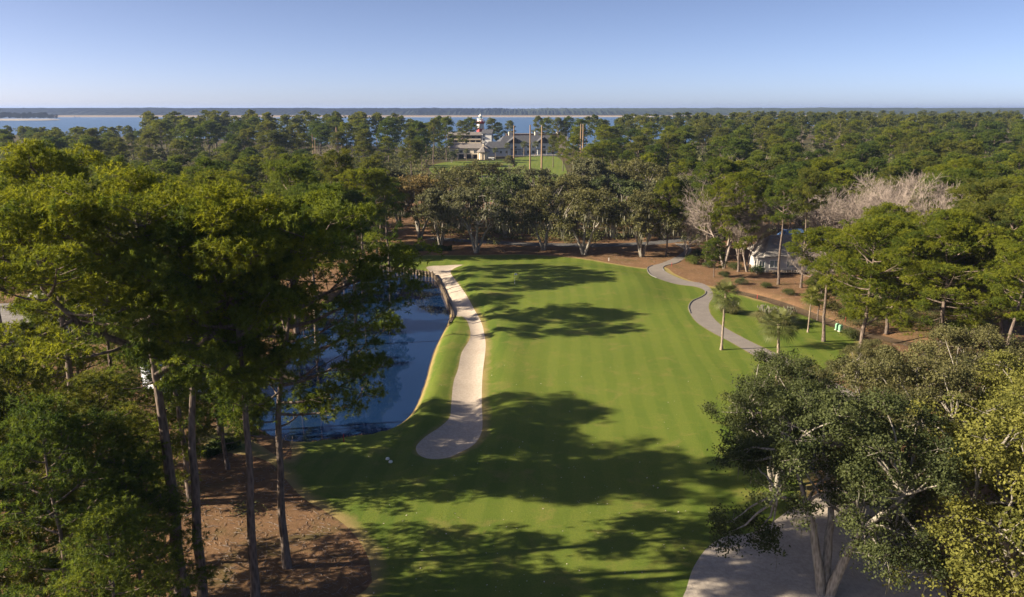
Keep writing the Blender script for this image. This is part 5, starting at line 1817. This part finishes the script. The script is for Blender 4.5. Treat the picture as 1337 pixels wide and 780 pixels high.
# ------------------------------------------------------------------ person and geese on the range, boats on the sound
def person(label, X, Y, rz):
    J = {'pelvis': (0, 0, .95, .15), 'belly': (0, 0, 1.12, .14), 'chest': (0, 0, 1.36, .17), 'neck': (0, 0, 1.52, .065), 'head': (0, -.01, 1.66, .105), 'crownp': (0, -.01, 1.74, .08),
         'shl': (-.2, 0, 1.43, .075), 'ell': (-.27, .02, 1.16, .05), 'wrl': (-.24, -.12, .94, .035), 'hal': (-.23, -.16, .86, .04),
         'shr': (.2, 0, 1.43, .075), 'elr': (.27, .02, 1.16, .05), 'wrr': (.24, -.12, .94, .035), 'har': (.23, -.16, .86, .04),
         'hpl': (-.1, 0, .88, .11), 'knl': (-.12, -.02, .5, .07), 'anl': (-.13, .02, .1, .05), 'tol': (-.14, -.16, .04, .045),
         'hpr': (.1, 0, .88, .11), 'knr': (.12, -.02, .5, .07), 'anr': (.13, .02, .1, .05), 'tor': (.14, -.16, .04, .045)}
    E = [('pelvis', 'belly'), ('belly', 'chest'), ('chest', 'neck'), ('neck', 'head'), ('head', 'crownp'), ('chest', 'shl'), ('shl', 'ell'), ('ell', 'wrl'), ('wrl', 'hal'), ('chest', 'shr'), ('shr', 'elr'), ('elr', 'wrr'), ('wrr', 'har'),
         ('pelvis', 'hpl'), ('hpl', 'knl'), ('knl', 'anl'), ('anl', 'tol'), ('pelvis', 'hpr'), ('hpr', 'knr'), ('knr', 'anr'), ('anr', 'tor')]
    ks = list(J)
    me = bpy.data.meshes.new('skeleton')
    me.from_pydata([J[k][:3] for k in ks], [(ks.index(a), ks.index(b)) for a, b in E], [])
    o = bpy.data.objects.new('skeleton', me)
    COL.objects.link(o)
    o.modifiers.new('skin', 'SKIN')
    sk = me.skin_vertices[0].data
    for i, k in enumerate(ks):
        sk[i].radius = (J[k][3], J[k][3])
        sk[i].use_root = k == 'pelvis'
    o.modifiers.new('sub', 'SUBSURF').levels = 1
    dg = bpy.context.evaluated_depsgraph_get()
    m2 = bpy.data.meshes.new_from_object(o.evaluated_get(dg))
    bpy.data.objects.remove(o)
    m2.materials.clear()
    for m in ('skin', 'cloth_dark'):
        m2.materials.append(M[m])
    for p in m2.polygons:
        c = p.center
        p.material_index = 0 if (c.z > 1.5 or (abs(c.x) > .2 and c.z < 1.1 and c.z > .7)) else 1
    t = thing('person', label, 'person', (X, Y, .03), rz)
    link('body', m2, t)
    part(t, 'hair', 'cloth_dark', lambda mb: mb.lathe([(.118, 1.66), (.12, 1.72), (.09, 1.79), (.01, 1.82)], 10, (0, .015, 0)))
    part(t, 'golf_club', 'metal', lambda mb: mb.tube([(.2, -.16, .9), (.2, -.5, .08), (.26, -.55, .05)], [.02, .015, .03], 5))


X_, Y_ = G(639.3, 211.5)
person('person in dark clothes standing on the range lawn before the kiosk, holding a club', X_, Y_, R(60))

gm = MB()
gm.lathe([(.01, -.42), (.10, -.36), (.20, -.12), (.19, .12), (.09, .30), (.01, .36)], 9)
V, f3, f4, T = gm.arrays()
V = np.c_[V[:, 2], V[:, 1], V[:, 0] + .45]
gb = MB()
gb.add(V, f4)
gb.tube([(.24, 0, .5), (.36, 0, .68), (.38, 0, .86), (.46, 0, .93), (.56, 0, .91)], [.09, .055, .045, .065, .015], 7, cap=True)
gb.tube([(.02, .07, .3), (.02, .08, 0)], .022, 5); gb.tube([(.02, -.07, .3), (.02, -.08, 0)], .022, 5)
gme = gb.mesh('goose', M['feather'], True)
for px, py, lab in [(597, 217, 'dark goose leftmost of the flock on the range lawn'), (608.6, 217.6, 'dark goose left of the middle of the flock'), (612.3, 217.5, 'dark goose in the middle of the flock'), (615.2, 217.7, 'dark goose right of the middle of the flock'), (633, 217, 'dark goose standing apart on the right of the flock')]:
    X_, Y_ = G(px, py)
    o = link('goose', gme)
    o.location = (X_, Y_, .03); o.rotation_euler = (0, 0, random.uniform(0, 6))
    prop(o, lab, 'goose', 'geese on the range lawn')


def boat(label, X, Y, rz, L, sail=False):
    t = thing('sailboat' if sail else 'motor_boat', label, 'boat', (X, Y, -.9), rz, 'boats on the sound')
    n = 9
    s = np.linspace(0, 1, n)
    w = L * .15 * np.sqrt(np.clip(1 - (2 * np.clip(s, .25, 1) - .5) ** 2 * .44, 0, 1)) * np.where(s > .97, .05, 1)
    x = (s - .5) * L
    top = L * (.09 + .04 * s)
    V = np.vstack([np.c_[x, w, top], np.c_[x, w * .6, -.3 + 0 * s], np.c_[x, -w * .6, -.3 + 0 * s], np.c_[x, -w, top]])
    Fq = [(u * n + i, u * n + i + 1, ((u + 1) % 4) * n + i + 1, ((u + 1) % 4) * n + i) for i in range(n - 1) for u in range(4)] + [(0, n, 2 * n, 3 * n)]
    mb = MB(); mb.add(V, Fq)
    link('hull', mb.mesh('hull', M['white']), t)
    if sail:
        part(t, 'mast', 'metal', lambda mb: mb.tube([(0, 0, 0), (0, 0, L * 1.25)], .08, 6))
        part(t, 'sail', 'white', lambda mb: mb.add([(-.2, 0, L * .25), (-L * .42, .3, L * .25), (-.15, 0, L * 1.2), (-.2, .06, L * .25), (-L * .42, .36, L * .25), (-.15, .06, L * 1.2)], [(0, 1, 2), (5, 4, 3)]))
    else:
        part(t, 'cabin', 'white', box_((-.05 * L, 0, L * .17), (L * .42, L * .17, L * .11)), box_((-.08 * L, 0, L * .25), (L * .25, L * .13, L * .06)))
        part(t, 'windscreen', 'glass', box_((-.05 * L, 0, L * .185), (L * .425, L * .175, L * .03)))


for px, py, L, lab in [(98.5, 153.6, 13, 'white motor boat off the wooded point, left one of the two'), (103.5, 153.5, 10, 'white motor boat off the wooded point, right one of the two')]:
    X_, Y_ = G(px, py, -.9)
    boat(lab, X_, Y_, .2, L)
X_, Y_ = G(617.8, 162, -.9)
boat('small white sailboat on the water left of the lighthouse', X_, Y_, 1.2, 6, True)

# ------------------------------------------------------------------ haze
t = NT('haze')
pv = t.n("VolumePrincipled")
t.set(pv, "Color", (0.42, 0.58, 0.96)); t.set(pv, "Density", 0.00007); t.set(pv, "Anisotropy", 0.2)
t.t.links.new(pv.outputs[0], t.out.inputs["Volume"])
mb = MB()
mb.box((0, 0, 32.5), (124000, 124000, 75))
hz = prop(link('haze', mb.mesh('haze', t.m)), 'faint blue air over the whole place', 'haze', kind='stuff')

print('COUNTS', COUNT)
